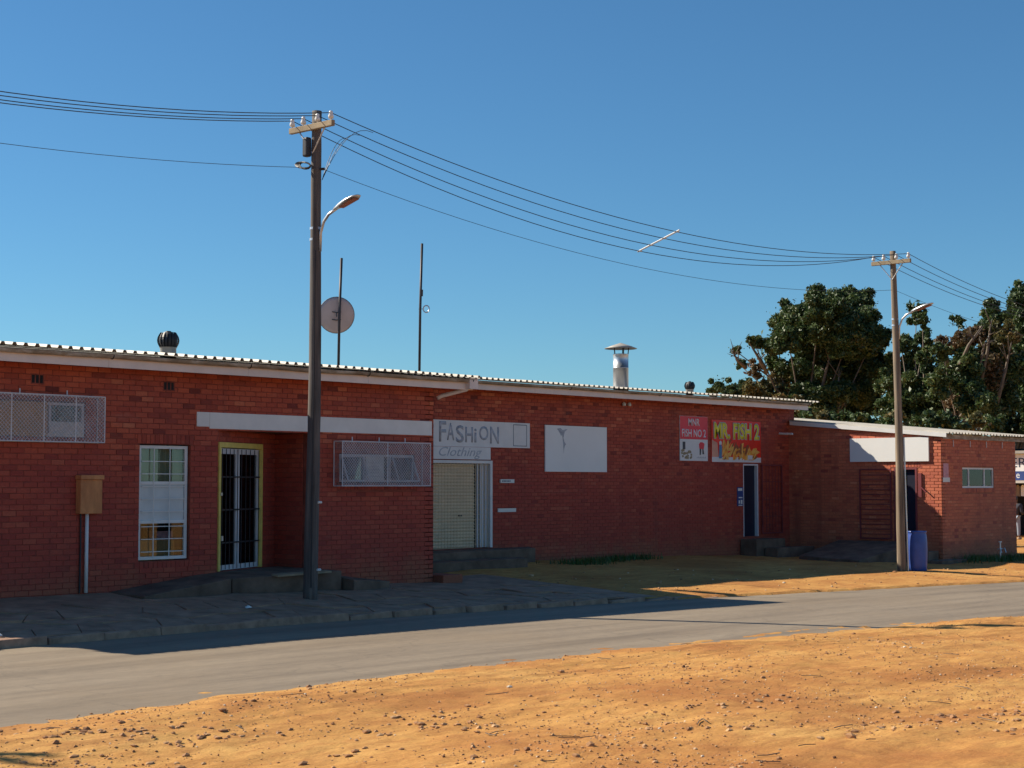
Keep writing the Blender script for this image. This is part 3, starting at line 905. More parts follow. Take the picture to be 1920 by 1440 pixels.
# ------------------------------------------------------------------ doors
# splayed double door with yellow frame
dd = MB(); s0, s1, z0, z1 = ddoor
for a_ in ((s0, s0 + .075, z0, z1), (s1 - .05, s1, z0, z1), (s0 + .0755, s1 - .0505, z1 - .085, z1)):
    dd.fbox(FD, a_[0], a_[1], -.09, .03, a_[2], a_[3])
yd = dd.build('door_frame', 'yellow', shop)
mid = (s0 + s1) / 2 - .04
for k, (p, q) in enumerate(((s0 + .08, mid), (mid + .01, s1 - .055))):
    f = MB(); o_ = -.06
    f.fbox(FD, p, p + .05, o_, o_ + .04, z0 + .01, z1 - .1); f.fbox(FD, q - .07, q, o_, o_ + .04, z0 + .01, z1 - .1)
    f.fbox(FD, p + .051, q - .071, o_, o_ + .04, z0 + .01, z0 + .09); f.fbox(FD, p + .051, q - .071, o_, o_ + .04, z1 - .19, z1 - .1)
    lf = f.build('door_leaf', 'alu', yd)
    MB().fbox(FD, p + .052, q - .072, o_ + .015, o_ + .021, z0 + .091, z1 - .191).build('pane', 'glass', lf)
    for j in range(3):
        MB().fbox(FD, p + .01, q - .01, o_ + .05, o_ + .065, z0 + .45 + j * .55, z0 + .475 + j * .55).build('bar', 'dark', lf)
    for j in range(5):
        s = p + .06 + (q - p - .14) * j / 4
        MB().fbox(FD, s, s + .014, o_ + .066, o_ + .076, z0 + .02, z1 - .11).build('bar', 'dark', lf)
MB().fbox(FD, s0 + .09, s0 + .15, -.01, .04, z0 + .5, z0 + .58).build('lock', 'steel', yd)
MB().fbox(FD, s0 + .05, s0 + .09, .031, .05, z0 + 1.25, z0 + 1.30).build('hinge', 'steel', yd)
MB().fbox(FD, s0 - .1, s1 + .3, -.9, -.85, .5, 2.9).build('inner_screen', 'black', shop)  # near-black panel behind the door glass

# clothing shop: roller shutter, folded trellis, white frame, bars in front
f0, f1, z0, z1 = fdoor
rs = MB(); n = 26
for k in range(n):
    za = z0 + (z1 - z0 - .06) * k / n; zb_ = z0 + (z1 - z0 - .06) * (k + 1) / n
    P = [FB.pt(f0 + .04, -.10, za), FB.pt(27.62, -.10, za), FB.pt(27.62, -.075, (za + zb_) / 2), FB.pt(f0 + .04, -.075, (za + zb_) / 2), FB.pt(27.62, -.10, zb_), FB.pt(f0 + .04, -.10, zb_)]
    rs.add(P, [(0, 1, 2, 3), (3, 2, 4, 5)])
shut = rs.build('roller_shutter', 'cream', shop)
MB().fbox(FB, 27.10, 27.20, -.09, -.065, 1.28, 1.32).build('handle', 'dark', shut)
MB().fbox(FB, f0, f1, -.20, -.19, z0, z1).build('dark_backing', 'black', shop)
fr_ = MB(); fr_.fbox(FB, f1 - .06, f1 + .02, -.12, .03, z0, z1 + .02); fr_.fbox(FB, f0, f1 - .0605, -.12, .028, z1 - .05, z1 + .02)
dfm = bevel(fr_.build('door_frame', 'white', shop), .005)
for k in range(4):
    s = 27.70 + k * .085
    MB().fbox(FB, s, s + .06, -.10 + .02 * (k % 2), -.075 + .02 * (k % 2), z0 + .01, z1 - .055).build('trellis_leaf', 'alu', dfm)
gr_ = MB()
for k in range(25):
    s = f0 + .08 + k * .1
    gr_.fbox(FB, s, s + .007, -.02, -.008, z0 + .01, z1 - .05)
for k in range(17):
    z = z0 + .08 + k * .112
    gr_.fbox(FB, f0 + .02, f1 - .065, -.007, .003, z, z + .007)
gr_.build('grille', 'cream', shop)
# fish shop door and open gate
f0, f1, z0, z1 = mdoor
fr_ = MB(); fr_.fbox(FB, f0, f0 + .03, -.12, .01, z0, z1); fr_.fbox(FB, f1 - .05, f1, -.12, .012, z0, z1); fr_.fbox(FB, f0 + .031, f1 - .051, -.12, .011, z1 - .04, z1)
df2 = fr_.build('door_frame', 'alu', shop)
MB().fbox(FB, f0 + .031, f1 - .051, -.11, -.08, z0, z1 - .041).build('door_leaf', 'doorblue', df2)
def gate(name, label, fr, s0, s1, z0, z1, bars, mat, out=.03, vert=(), grp=None):
    t = thing(name, label, 'gate', fr.pt((s0 + s1) / 2, out, z0), grp)
    f = MB(); w_ = .035
    f.fbox(fr, s0, s0 + w_, out, out + .03, z0, z1); f.fbox(fr, s1 - w_, s1, out, out + .03, z0, z1)
    f.fbox(fr, s0 + w_, s1 - w_, out, out + .03, z0, z0 + w_); f.fbox(fr, s0 + w_, s1 - w_, out, out + .03, z1 - w_, z1)
    f.build('frame', mat, t)
    for z in bars: MB().fbox(fr, s0 + w_, s1 - w_, out + .008, out + .022, z - .01, z + .01).build('bar', mat, t)
    for s in vert: MB().fbox(fr, s - .008, s + .008, out + .0225, out + .034, z0 + w_, z1 - w_).build('bar', mat, t)
    return t
gate('security_gate', 'dark maroon steel gate folded open beside the fish shop door', FB, 39.30, 40.35, .62, 2.55, [1.1, 1.58, 2.07], 'redgate', .04, [39.5, 39.66, 39.82, 39.98, 40.14])
# steps
def block(name, label, cat, pts, z0, z1, mat='concrete', bev=.015):
    m_ = MB(); n = len(pts)
    zt_ = z1 if isinstance(z1, (list, tuple)) else [z1] * n
    m_.add([(x, y, z0) for x, y in pts] + [(x, y, zt_[k]) for k, (x, y) in enumerate(pts)],
           [tuple(reversed(range(n))), tuple(range(n, 2 * n))] + [(i, (i + 1) % n, (i + 1) % n + n, i + n) for i in range(n)])
    return bevel(tag(m_.build(name, mat), label, cat), bev)
block('entrance_step', 'dark concrete entrance step under the yellow framed double door', 'step', [(16.9, 20.9), (19.3, 20.95), (19.34, 22.7), (17.28, 21.78), (16.9, 21.78)], 0, [.50, .53, .55, .55, .53])
block('entrance_ramp', 'sloping concrete ramp running up to the yellow framed door', 'ramp', [(15.2, 20.9), (16.88, 20.9), (16.88, 21.78), (15.2, 21.78)], 0, [.30, .50, .53, .335])
block('broken_step', 'crumbling low concrete block beside the dark timber pole', 'step', [(19.35, 20.7), (20.5, 21.0), (20.35, 21.78), (19.36, 21.78)], -.05, [.38, .30, .34, .5])
tag(MB().hexa([(17.75, 20.80, .49), (18.95, 20.82, .515), (18.95, 20.95, .53), (17.75, 20.95, .505), (17.75, 20.80, .52), (18.95, 20.82, .545), (18.95, 20.95, .56), (17.75, 20.95, .535)]).build('loose_plank', 'timber'), 'pale loose plank along the front edge of the entrance step', 'plank')
block('shop_step', 'long concrete step in front of the clothing shop shutter', 'step', [(25.2, 24.55), (28.9, 24.85), (29.4, 25.48), (25.2, 25.48)], -.1, .54)
block('shop_step', 'lower broken concrete step below the clothing shop shutter', 'step', [(24.4, 23.9), (27.6, 23.95), (27.9, 24.52), (24.4, 24.52)], -.1, .38)
block('corner_step', 'red brick step at the foot of the left wing corner', 'step', [(22.42, 21.55), (22.95, 21.55), (22.95, 22.2), (22.42, 22.2)], -.05, .30, 'brick')
block('fish_step', 'upper concrete step below the fish shop door', 'step', [(38.25, 24.95), (39.7, 24.95), (39.7, 25.48), (38.25, 25.48)], -.2, .50)
block('fish_step', 'lower dark concrete step at the fish shop door', 'step', [(38.6, 24.5), (40.5, 24.5), (40.5, 24.93), (38.6, 24.93)], -.2, .27)

# ------------------------------------------------------------------ signs
def board(name, label, fr, s0, s1, z0, z1, mat, out=.012, th=.02, cat='sign'):
    o = MB().fbox(fr, s0, s1, out, out + th, z0, z1).build(name, mat)
    return tag(o, label, cat)
fs_ = board('shop_sign', 'long white sign board with faded hand painted capitals over the shutter', FB, 25.7, 29.42, 2.845, 3.43, 'white')
fr2 = .033
for ch, a_, b_, t_, u_ in (('F', 200, 320, 215, 580), ('A', 335, 460, 240, 550), ('S', 485, 625, 275, 590), ('H', 650, 785, 300, 580), ('i', 808, 848, 325, 580), ('O', 895, 1060, 275, 535), ('N', 1090, 1250, 280, 590)):
    text_part(ch, FB, 26.29 + (a_ - 170) * .00189, 26.29 + (b_ - 170) * .00189, 3.43 - (u_ - 190) * .001245, 3.43 - (t_ - 190) * .001245, fr2, 'ink', fs_, bold=.015)
for a_ in ((28.83, 29.31, 2.885, 2.90), (28.83, 29.31, 3.375, 3.39), (28.83, 28.845, 2.90, 3.375), (29.295, 29.31, 2.90, 3.375)):
    MB().fbox(FB, a_[0], a_[1], .0325, .034, a_[2], a_[3]).build('border_line', 'ink_line', fs_)
cs_ = board('shop_sign', 'small white board with faded slanting script directly above the shutter', FB, 25.7, 28.02, 2.56, 2.838, 'white', .036)
text_part('Clothing', FB, 26.32, 27.72, 2.565, 2.83, .057, 'ink', cs_, shear=.35)
wb = board('notice_board', 'large blank white board with a dark smear on the recessed brick wall', FB, 29.97, 32.33, 2.30, 3.41, 'board', .012, .03)
sm = MB()
for pts in ([(30.40, 3.33), (30.47, 3.27), (30.56, 3.16), (30.60, 3.20), (30.62, 3.30), (30.53, 3.35)], [(30.62, 3.30), (30.70, 3.32), (30.80, 3.33), (30.69, 3.26), (30.64, 3.12), (30.59, 3.19)],
            [(30.60, 3.2), (30.64, 3.12), (30.68, 3.02), (30.74, 2.96), (30.70, 2.93), (30.66, 2.82), (30.65, 2.74), (30.64, 2.92), (30.62, 3.05)]):
    sm.fpoly(FB, pts, .0445)
sm.build('smear', 'ink', wb)
for k, (z, s0, s1, lb) in enumerate(((2.03, 28.38, 28.86, 'upper white name strip beside the shutter with tiny dark lettering'), (1.36, 28.30, 28.92, 'lower white strip on the brick wall beside the shutter'))):
    p = board('name_strip', lb, FB, s0, s1, z, z + .085, 'paper', .011, .03)
    if k == 0:
        for j in range(6): MB().fbox(FB, s0 + .06 + j * .05, s0 + .092 + j * .05, .0415, .0425, z + .025, z + .06).build('lettering', 'ink_line', p)
# fish shop sign, red and white
s1_ = board('shop_sign', 'tall red and white fish shop sign with two lines of white lettering', FB, 35.44, 36.71, 2.62, 3.80, 'sign_white')
MB().fbox(FB, 35.445, 36.705, .0325, .0345, 3.19, 3.795).build('red_panel', 'sign_red', s1_)
text_part('MNR', FB, 35.82, 36.34, 3.55, 3.74, .036, 'sign_text', s1_, bold=.02)
text_part('FISH NO 2', FB, 35.53, 36.62, 3.25, 3.46, .036, 'sign_text', s1_, bold=.02)
pm = MB()
for x in np.linspace(35.53, 35.95, 12):
    for k in range(2):
        a_ = random.uniform(0, 3); q = .05
        c = (x, 2.72 + random.uniform(0, .2) - (x - 35.53) * .15)
        pm.fpoly(FB, [(c[0] + q * math.cos(a_ + t_), c[1] + q * .8 * math.sin(a_ + t_)) for t_ in (0, 1.5, 3, 4.6)], .034 + .0004 * random.random())
pm.build('printed_picture', 'print_olive', s1_)
MB().fpoly(FB, [(35.56, 2.92), (35.68, 2.92), (35.68, 3.12), (35.56, 3.12)], .0345).build('printed_picture', 'print_dark', s1_)
pm = MB()
pm.fpoly(FB, [(36.32, 2.95), (36.52, 2.93), (36.56, 3.08), (36.46, 3.12), (36.36, 3.12), (36.30, 3.06)], .0345)
pm.build('printed_picture', 'sign_red', s1_)
pm = MB(); pm.fpoly(FB, [(36.33, 2.78), (36.39, 2.78), (36.41, 2.94), (36.33, 2.95)], .0345); pm.fpoly(FB, [(36.46, 2.80), (36.54, 2.80), (36.51, 2.93), (36.45, 2.94)], .0345)
pm.build('printed_picture', 'print_dark', s1_)
for j in range(8): MB().fbox(FB, 36.20 + j * .055, 36.235 + j * .055, .0325, .034, 2.69, 2.72 + .015 * (j % 2)).build('lettering', 'print_grey', s1_)
# fish shop sign, big
s2_ = board('shop_sign', 'wide red fish shop sign with yellow lettering over a heap of fried food', FB, 36.9, 39.30, 2.60, 3.74, 'sign_red2')
MB().fbox(FB, 36.902, 39.298, .0325, .0338, 2.602, 2.74).build('pale_strip', 'sign_white', s2_)
MB().fpoly(FB, [(36.902, 2.745), (37.22, 2.745), (37.16, 3.12), (36.902, 3.20)], .0338).build('pale_patch', 'sign_peach', s2_)
pm = {'chip': MB(), 'chip2': MB(), 'chip3': MB()}
for k in range(95):
    t_ = random.random(); x = 37.35 + 1.75 * t_
    top = 3.20 - 0.28 * t_ ** 2 if t_ < .8 else 2.98
    z = random.uniform(2.72, top - .06); L = random.uniform(.10, .24); w_ = random.uniform(.022, .05); a_ = random.gauss(.95, .5)
    c_, s_ = math.cos(a_), math.sin(a_)
    zz = lambda v: min(max(v, 2.66), top + .03)
    pts = [(x + c_ * u - s_ * v, zz(z + s_ * u + c_ * v)) for u, v in ((-L, -w_ * .5), (-L * .3, -w_), (L * .4, -w_), (L, 0), (L * .4, w_), (-L * .5, w_))]
    pm[random.choice(['chip', 'chip', 'chip2', 'chip2', 'chip3'])].fpoly(FB, [(min(max(p[0], 37.2), 39.25), p[1]) for p in pts], .0345 + k * .00008, .0005)
for k in pm: pm[k].build('printed_picture', k, s2_)
MB().fpoly(FB, [(38.62, 2.68), (38.86, 2.68), (38.86, 2.80), (38.62, 2.80)], .044).build('printed_picture', 'sign_white', s2_)
MB().fpoly(FB, [(37.22, 2.70), (37.36, 2.70), (37.37, 3.02), (37.31, 3.08), (37.24, 3.05)], .044).build('printed_picture', 'print_blue', s2_)
MB().fpoly(FB, [(37.24, 3.07), (37.35, 3.07), (37.36, 3.14), (37.30, 3.18), (37.24, 3.15)], .044).build('printed_picture', 'sign_white', s2_)
text_part('MR. FISH 2', FB, 36.97, 39.22, 3.215, 3.69, .0475, 'sign_white', s2_, bold=.07)
text_part('MR. FISH 2', FB, 37.0, 39.19, 3.235, 3.67, .052, 'sign_yellow', s2_, bold=.028)
# blue notice by the door
bn = board('wall_notice', 'small dark blue notice with white marks beside the fish shop door', FB, 38.12, 38.40, 1.40, 1.92, 'navy', .011, .015, 'notice')
for a_ in ((38.15, 38.36, 1.82, 1.89), (38.18, 38.36, 1.62, 1.65), (38.18, 38.24, 1.47, 1.56), (38.28, 38.36, 1.46, 1.57), (38.17, 38.36, 1.41, 1.435)):
    MB().fbox(FB, a_[0], a_[1], .0265, .028, a_[2], a_[3]).build('lettering', 'paper', bn)

# ------------------------------------------------------------------ annex
annex = thing('annex_building', 'lower orange brick annex with lean-to corrugated roof behind the blue barrel', 'building', (43, 23, 0))
def zan(y): return 3.33 + SLOPE * (y - YC)
adoor = (YB - 22.16, YB - 21.47, .30, 2.45)
brick_wall(annex, 'annex', FR_, YB - YC, -.5, lambda s: zan(YB - s), [adoor], 'mortar_annex', -.30, soldier=[(adoor[0] - .1, adoor[1] + .1, 2.46, 2.60)])
FC0 = Frame((XR, YC), (1, 0)); XE = 45.35
awin = (42.0, 43.95, 1.90, 2.46)
brick_wall(annex, 'annex', FC0, XE - XR, -.5, 3.33, [(awin[0] - XR, awin[1] - XR, awin[2], awin[3])], 'mortar_annex', -.30,
           soldier=[(awin[0] - .04 - XR, awin[1] + .04 - XR, 1.77, 1.895)], dark_below=.48)
lay_bricks(annex, 'annex', 'brick_annex')
MB().box(XE - .22, XE, YC + .23, 31, -.5, 3.33).build('end_wall', 'mortar_annex', annex)
MB().box(XR + .25, XE, 30.8, 31, -.5, 3.9).build('back_wall', 'mortar_annex', annex)
MB().box(XR + .9, XR + 1.0, YC + .25, 30, .0, 3.2).build('inner_wall', 'black', annex)  # wall coloured near-black so the room behind the door looks unlit
MB().box(42, 43.9, YC + .9, YC + .95, 1.5, 2.9).build('inner_wall', 'black', annex)  # near-black panel, the room's darkness behind the window put into its colour
lay_sheets(annex, 40.72, 47.7, YC - .22, 31.2, 0.191, 4, lambda y: zan(y) + .05)
MB().box(XR + .02, 47.2, YC - .05, YC - .02, 3.22, 3.345).build('fascia_board', 'gutter', annex)
y0, y1 = YC - .2, 25.4
MB().hexa([(40.70, y0, zan(y0) - .055), (40.722, y0, zan(y0) - .055), (40.722, y1, zan(y1) - .055), (40.70, y1, zan(y1) - .055),
           (40.70, y0, zan(y0) + .055), (40.722, y0, zan(y0) + .055), (40.722, y1, zan(y1) + .055), (40.70, y1, zan(y1) + .055)]).build('barge_board', 'white', annex)
for k in range(4):
    MB().tube([(41.45 + k * 1.0, YC - .03, 3.19), (41.45 + k * 1.0, YC - .03, 3.02)], .012, 6).build('roof_tie', 'alu', annex)
aw = pane_window(annex, FC, 42.0, 43.95, 1.90, 2.46, [42.45, 43.4], [], -.07, .05, 'white')
MB().fbox(FC, 42.05, 42.40, -.16, -.15, 1.95, 2.42).build('curtain', 'curtain', aw)
MB().fbox(FC, 43.5, 43.8, -.16, -.15, 1.95, 2.42).build('curtain', 'curtain', aw)
MB().fbox(FC, 42.6, 42.85, -.16, -.15, 2.25, 2.42).build('notice', 'carton', aw)
sA = YB
df3 = MB(); a0, a1, z0, z1 = adoor
df3.fbox(FR_, a0 - .0, a0 + .05, -.12, .02, z0, z1); df3.fbox(FR_, a1 - .05, a1, -.12, .02, z0, z1); df3.fbox(FR_, a0 + .051, a1 - .051, -.12, .02, z1 - .05, z1)
d3 = df3.build('door_frame', 'redgate', annex)
MB().fbox(FR_, a0 + .36, a1 - .051, -.10, -.07, z0, z1 - .051).build('door_leaf', 'doorblue', d3)
gate('security_gate', 'maroon gate of many horizontal bars standing open against the annex wall', FR_, YB - 23.20, YB - 22.22, .50, 2.42, [.50 + .135 * k for k in range(1, 14)], 'redgate', .035)
hk = MB(); hk.fbox(FR_, YB - 21.42, YB - 21.32, .01, .05, 1.65, 2.30); hk.tube([FR_.pt(YB - 21.36, .05, 1.95), FR_.pt(YB - 21.16, .09, 1.78)], .018, 6)
tag(hk.build('gate_latch', 'redgate'), 'dark red steel gate latch on the sunlit brick pier', 'latch')
ab_ = board('sign_board', 'blank white sign board half in sun over the annex gate', FR_, YB - 23.48, YB - 21.09, 2.62, 3.27, 'board', .012, .05)
pk = board('poster', 'small torn pink poster on the corner of the annex', FC, 40.88, 41.18, 2.06, 2.56, 'pink', .011, .004, 'poster')
MB().fbox(FC, 40.84, 41.24, .0158, .0185, 2.06, 2.18).build('torn_strip', 'paper', pk)
block('gate_ramp', 'worn concrete ramp sloping up to the annex gate', 'ramp', [(38.7, 23.9), (38.4, 21.9), (40.78, 21.4), (40.78, 23.9)], -.4, [.08, .02, .45, .45])
block('brick_step', 'upper brick step between blue barrel and annex corner', 'step', [(40.2, 20.85), (40.78, 20.85), (40.78, 21.3), (40.2, 21.3)], -.3, .22, 'concrete')
block('brick_step', 'lower brick step at the annex corner', 'step', [(40.0, 20.35), (41.4, 20.35), (41.4, 20.72), (40.0, 20.72)], -.4, .0, 'concrete')
# standpipe
sp = thing('standpipe_tap', 'short standpipe with taps in front of the annex window', 'tap', (43.1, 20.2, gz(43.1, 20.2)))
zg = sp.location.z
MB().tube([(43.1, 20.2, zg - .1), (43.1, 20.2, zg + .52)], .022, 8).build('riser', 'steel', sp)
MB().tube([(42.96, 20.2, zg + .34), (43.24, 20.2, zg + .34)], .02, 8).build('cross_pipe', 'steel', sp)
for dx in (-.14, .14):
    MB().tube([(43.1 + dx, 20.2, zg + .34), (43.1 + dx, 20.14, zg + .36), (43.1 + dx, 20.1, zg + .24)], .016, 6).build('spout', 'steel', sp)
MB().lathe([(0, 0), (.05, 0), (.05, .03), (0, .03)], (43.1, 20.2, zg + .52), 8).build('handle', 'porcelain', sp)

# ------------------------------------------------------------------ barrel
bx_, by_ = 36.36, 19.16
bz_ = gz(bx_, by_) - .01
bar = thing('plastic_barrel', 'open blue plastic barrel standing behind the pale timber pole', 'barrel', (bx_, by_, bz_))
bk_ = .80
MB().lathe([(r_ * bk_, z_ * 1.04) for r_, z_ in [(0, .0), (.25, .0), (.275, .03), (.285, .12), (.30, .3), (.305, .5), (.30, .68), (.285, .82), (.27, .87), (.275, .89), (.278, .92), (.262, .92), (.26, .86), (.285, .6), (.28, .2), (.2, .04), (0, .04)]], (bx_, by_, bz_), 28).build('body', 'blue_plastic', bar, smooth=True)
MB().lathe([(r_ * bk_, z_ * 1.04) for r_, z_ in [(.27, .885), (.284, .885), (.286, .90), (.284, .925), (.262, .926)]], (bx_, by_, bz_), 28).build('rim', 'blue_plastic', bar, smooth=True)

# ------------------------------------------------------------------ poles
def pole(x, y, h, lean, r0, r1, mat, label, bands, extra):
    zb = (pav_z(x, y) if x < 23 else gz(x, y)) - .15
    p = thing('utility_pole', label, 'pole', (x, y, zb), 'timber utility poles along the pavement')
    n = 26; path = []; rad = []
    for i in range(n + 1):
        t = i / n
        path.append((x + lean[0] * t + .012 * math.sin(7 * t + x), y + lean[1] * t + .012 * math.cos(5 * t), zb + (h + .15) * t))
        rad.append((r0 + (r1 - r0) * t) * (1 + random.uniform(-.03, .03)))
    MB().tube(path, rad, 14).build('shaft', mat, p, smooth=True)
    at = lambda z: Vector((x + lean[0] * z / h, y + lean[1] * z / h, zb + .15 + z))
    za = h - .28
    c = at(za)
    arm = MB().box(c.x - r1 - .075, c.x - r1 - .005, c.y - .52, c.y + .52, c.z - .048, c.z + .048).build('crossarm', 'timber', p)
    bevel(arm, .008)
    tips = []
    for k, dy in enumerate((.47, .20, -.14, -.46)):
        q = Vector((c.x - r1 - .04, c.y + dy, c.z + .048))
        ins = MB().lathe([(.012, 0), (.012, .03), (.042, .03), (.046, .07), (.030, .10), (.034, .125), (.026, .15), (0, .152)], q, 12).build('insulator', 'porcelain', arm, smooth=True)
        tips.append(q + Vector((0, 0, .12)))
    for dy in (.3, -.3):
        MB().tube([(c.x - r1 - .03, c.y + dy, c.z - .05), at(za - .42) + Vector((-r1 - .01, 0, 0))], .012, 6).build('brace', 'steel', p)
    for z in bands:
        q = at(z); rr = r0 + (r1 - r0) * z / h + .006
        MB().lathe([(rr, -.02), (rr + .004, -.02), (rr + .004, .02), (rr, .02)], q, 16).build('band', 'steel', p)
    # lamp
    zl = h * extra['lamp']
    q = at(zl); rr = r0 + (r1 - r0) * .75
    k = extra.get('k', 1)
    la = MB().tube([q + Vector((0, -rr - .02, -.25)), q + Vector((0, -rr - .03, .05)), q + Vector((0, -rr - .10, .22)), q + Vector((0, -rr - .22, .33)), q + Vector((0, -rr - .40, .40))], .024, 8).build('lamp_arm', 'steel', p, smooth=True)
    e = q + Vector((0, -rr - .36, .39))
    d = Vector((0, -1, .30)).normalized(); sd = Vector((1, 0, 0)); up = sd.cross(d); up = up if up.z > 0 else -up
    head = MB(); prof = [(0, .035, .03), (.08, .05, .045), (.16, .075, .055), (.34, .105, .055), (.50, .095, .038), (.58, .05, .015)]
    vs = []; fs = []
    for i, (l, wd, ht) in enumerate(prof):
        for a_ in range(12):
            t_ = 2 * math.pi * a_ / 12
            v = math.sin(t_); vs.append(e + d * l + sd * (wd * math.cos(t_)) + up * (ht * (v if v > 0 else v * .45)))
        if i:
            for a_ in range(12): fs.append(((i - 1) * 12 + a_, (i - 1) * 12 + (a_ + 1) % 12, i * 12 + (a_ + 1) % 12, i * 12 + a_))
    fs.append(tuple(reversed(range(12)))); fs.append(tuple(range(60, 72)))
    head.add(vs, fs)
    lh = head.build('lamp_head', 'steel', p, smooth=True)
    lens = MB(); c0 = e + d * .30 - up * .028
    lens.hexa([c0 + d * a_ + sd * b_ - up * .006 for a_, b_ in ((-.15, -.05), (.22, -.06), (.22, .06), (-.15, .05))] + [c0 + d * a_ + sd * b_ + up * .006 for a_, b_ in ((-.15, -.05), (.22, -.06), (.22, .06), (-.15, .05))])
    lens.build('lens', 'chip3', lh)
    return p, tips, at, zb
P1, T1, at1, zb1 = pole(17.72, 19.95, 7.88, (.04, -.02), .118, .078, 'pole', 'dark weathered timber utility pole on the pavement before the entrance', [5.78, 5.96], {'lamp': .74})
P2, T2, at2, zb2 = pole(35.98, 19.35, 7.70, (-.16, .05), .108, .070, 'pole2', 'pale timber utility pole standing beside the blue barrel', [5.9, 6.05], {'lamp': .755})
# junction box and coil on the dark pole
q = at1(7.28)
bevel(MB().box(q.x - .20, q.x - .085, q.y + .02, q.y + .14, q.z - .16, q.z + .16).build('junction_box', 'dark', P1), .03, 3)
co = MB()
for k in range(4):
    r_ = .11 + .02 * k; c = at1(6.98) + Vector((-.16 - .015 * k, .10, .0))
    co.tube([c + Vector((math.cos(t_) * .06, math.sin(t_) * r_, math.sin(t_ + .8) * .07)) for t_ in np.linspace(0, 6.3, 14)], .014, 5)
co.build('cable_coil', 'dark', P1)
zz = at1(6.92); MB().tube([zz + Vector((.0, -.1, 0)), zz + Vector((.03, -.16, 0))], .022, 6).build('cable_clamp', 'dark', P1)
for z0_, z1_ in ((.2, 5.6),):
    MB().tube([at1(z0_) + Vector((-.085, -.09, 0)), at1(2) + Vector((-.08, -.085, 0)), at1(4) + Vector((-.07, -.078, 0)), at1(z1_) + Vector((-.065, -.07, 0))], .010, 5).build('earth_wire', 'dark', P1)
P0, T0, at0, zb0 = pole(1.9, 20.4, 7.9, (.05, 0), .118, .078, 'pole', 'dark timber utility pole standing past the far end of the pavement', [5.8], {'lamp': .74})
for z in (.48, 1.55):
    MB().tube([at1(z) + Vector((.02, -.118, 0)), at1(z) + Vector((.10, -.10, .0))], .02, 6).build('buckle', 'porcelain', P1)
MB().tube([at2(.0) + Vector((.04, -.13, 0)), at2(1.5) + Vector((.04, -.12, 0)), at2(3.2) + Vector((.04, -.115, 0))], .022, 7).build('conduit', 'steel', P2)

# wires
def wire(a_, b_, sag, label, grp, rad=.0075, t0=0., t1=1., n=28):
    pts = []
    for i in range(n + 1):
        t = t0 + (t1 - t0) * i / n
        p = a_.lerp(b_, t); p.z -= 4 * sag * t * (1 - t); pts.append(p)
    o = MB().tube(pts, rad, 5).build('overhead_wire', 'wire', None, smooth=True)
    return tag(o, label, 'wire', grp)
D0 = T0[0] - T1[0]; D3 = Vector((18.4, -.6, -.22))
SG = [1.0, .90, .80, .70]
WN = ['wire on the shop end of the crossarm', 'wire beside the pole on its shop side', 'wire beside the pole on its road side', 'wire on the road end of the crossarm']
for k in range(4):
    wire(T1[k], T0[k], .70 + .02 * k, 'bare ' + WN[k] + ', dark pole towards meter box', 'power wires beyond the dark pole', t1=1.)
    wire(T1[k], T2[k], SG[k], 'bare ' + WN[k] + ', between the two poles', 'power wires between the poles')
    wire(T2[k], T2[k] + D3, .80, 'bare ' + WN[k] + ', pale pole to trees', 'power wires beyond the pale pole', t1=.9)
c1 = at1(6.92) + Vector((.03, -.12, 0)); c2 = at2(6.75) + Vector((-.1, 0, 0))
wire(at1(6.95) + Vector((-.1, 0.05, 0)), at1(6.95) + D0, .52, 'thin lower service cable leaving the dark pole away from the barrel', None, .0045, t1=1.)
wire(c1, c2, .62, 'thin lower service cable slung between the dark and the pale pole', None, .0045)
wire(c2 + Vector((.2, 0, 0)), c2 + D3, .6, 'thin lower service cable leaving the pale pole towards the trees', None, .0045, t1=.9)
def sagpt(k, t):
    p = T1[k].lerp(T2[k], t); p.z -= 4 * SG[k] * t * (1 - t); return p
pa, pb = sagpt(0, .50), sagpt(3, .50)
dv = (pb - pa)
spc_ = tag(MB().tube([pa - dv * .06 + Vector((0, 0, .016)), pb + dv * .06 + Vector((0, 0, .016))], .018, 7).build('wire_spacer', 'porcelain'), 'pale spacer rod clipped across the wires between the two poles', 'spacer rod')
for k in range(4):
    q_ = sagpt(k, .50); MB().tube([q_ + Vector((-.05, 0, .004)), q_ + Vector((.05, 0, .004))], .013, 6).build('clamp', 'steel', spc_)
def jumper(p, q, h):
    return [p.lerp(q, t) + Vector((0, 0, h * 4 * t * (1 - t))) for t in np.linspace(0, 1, 9)]
jl = MB(); 
for k in (1, 2, 3):
    s_ = T1[k].lerp(T2[k], .05); s_.z -= .16
    jl.tube(jumper(at1(6.75) + Vector((.05, -.08, 0)), s_, .12 + .06 * k), .005, 4)
jl.build('jumper_cable', 'wire', P1)

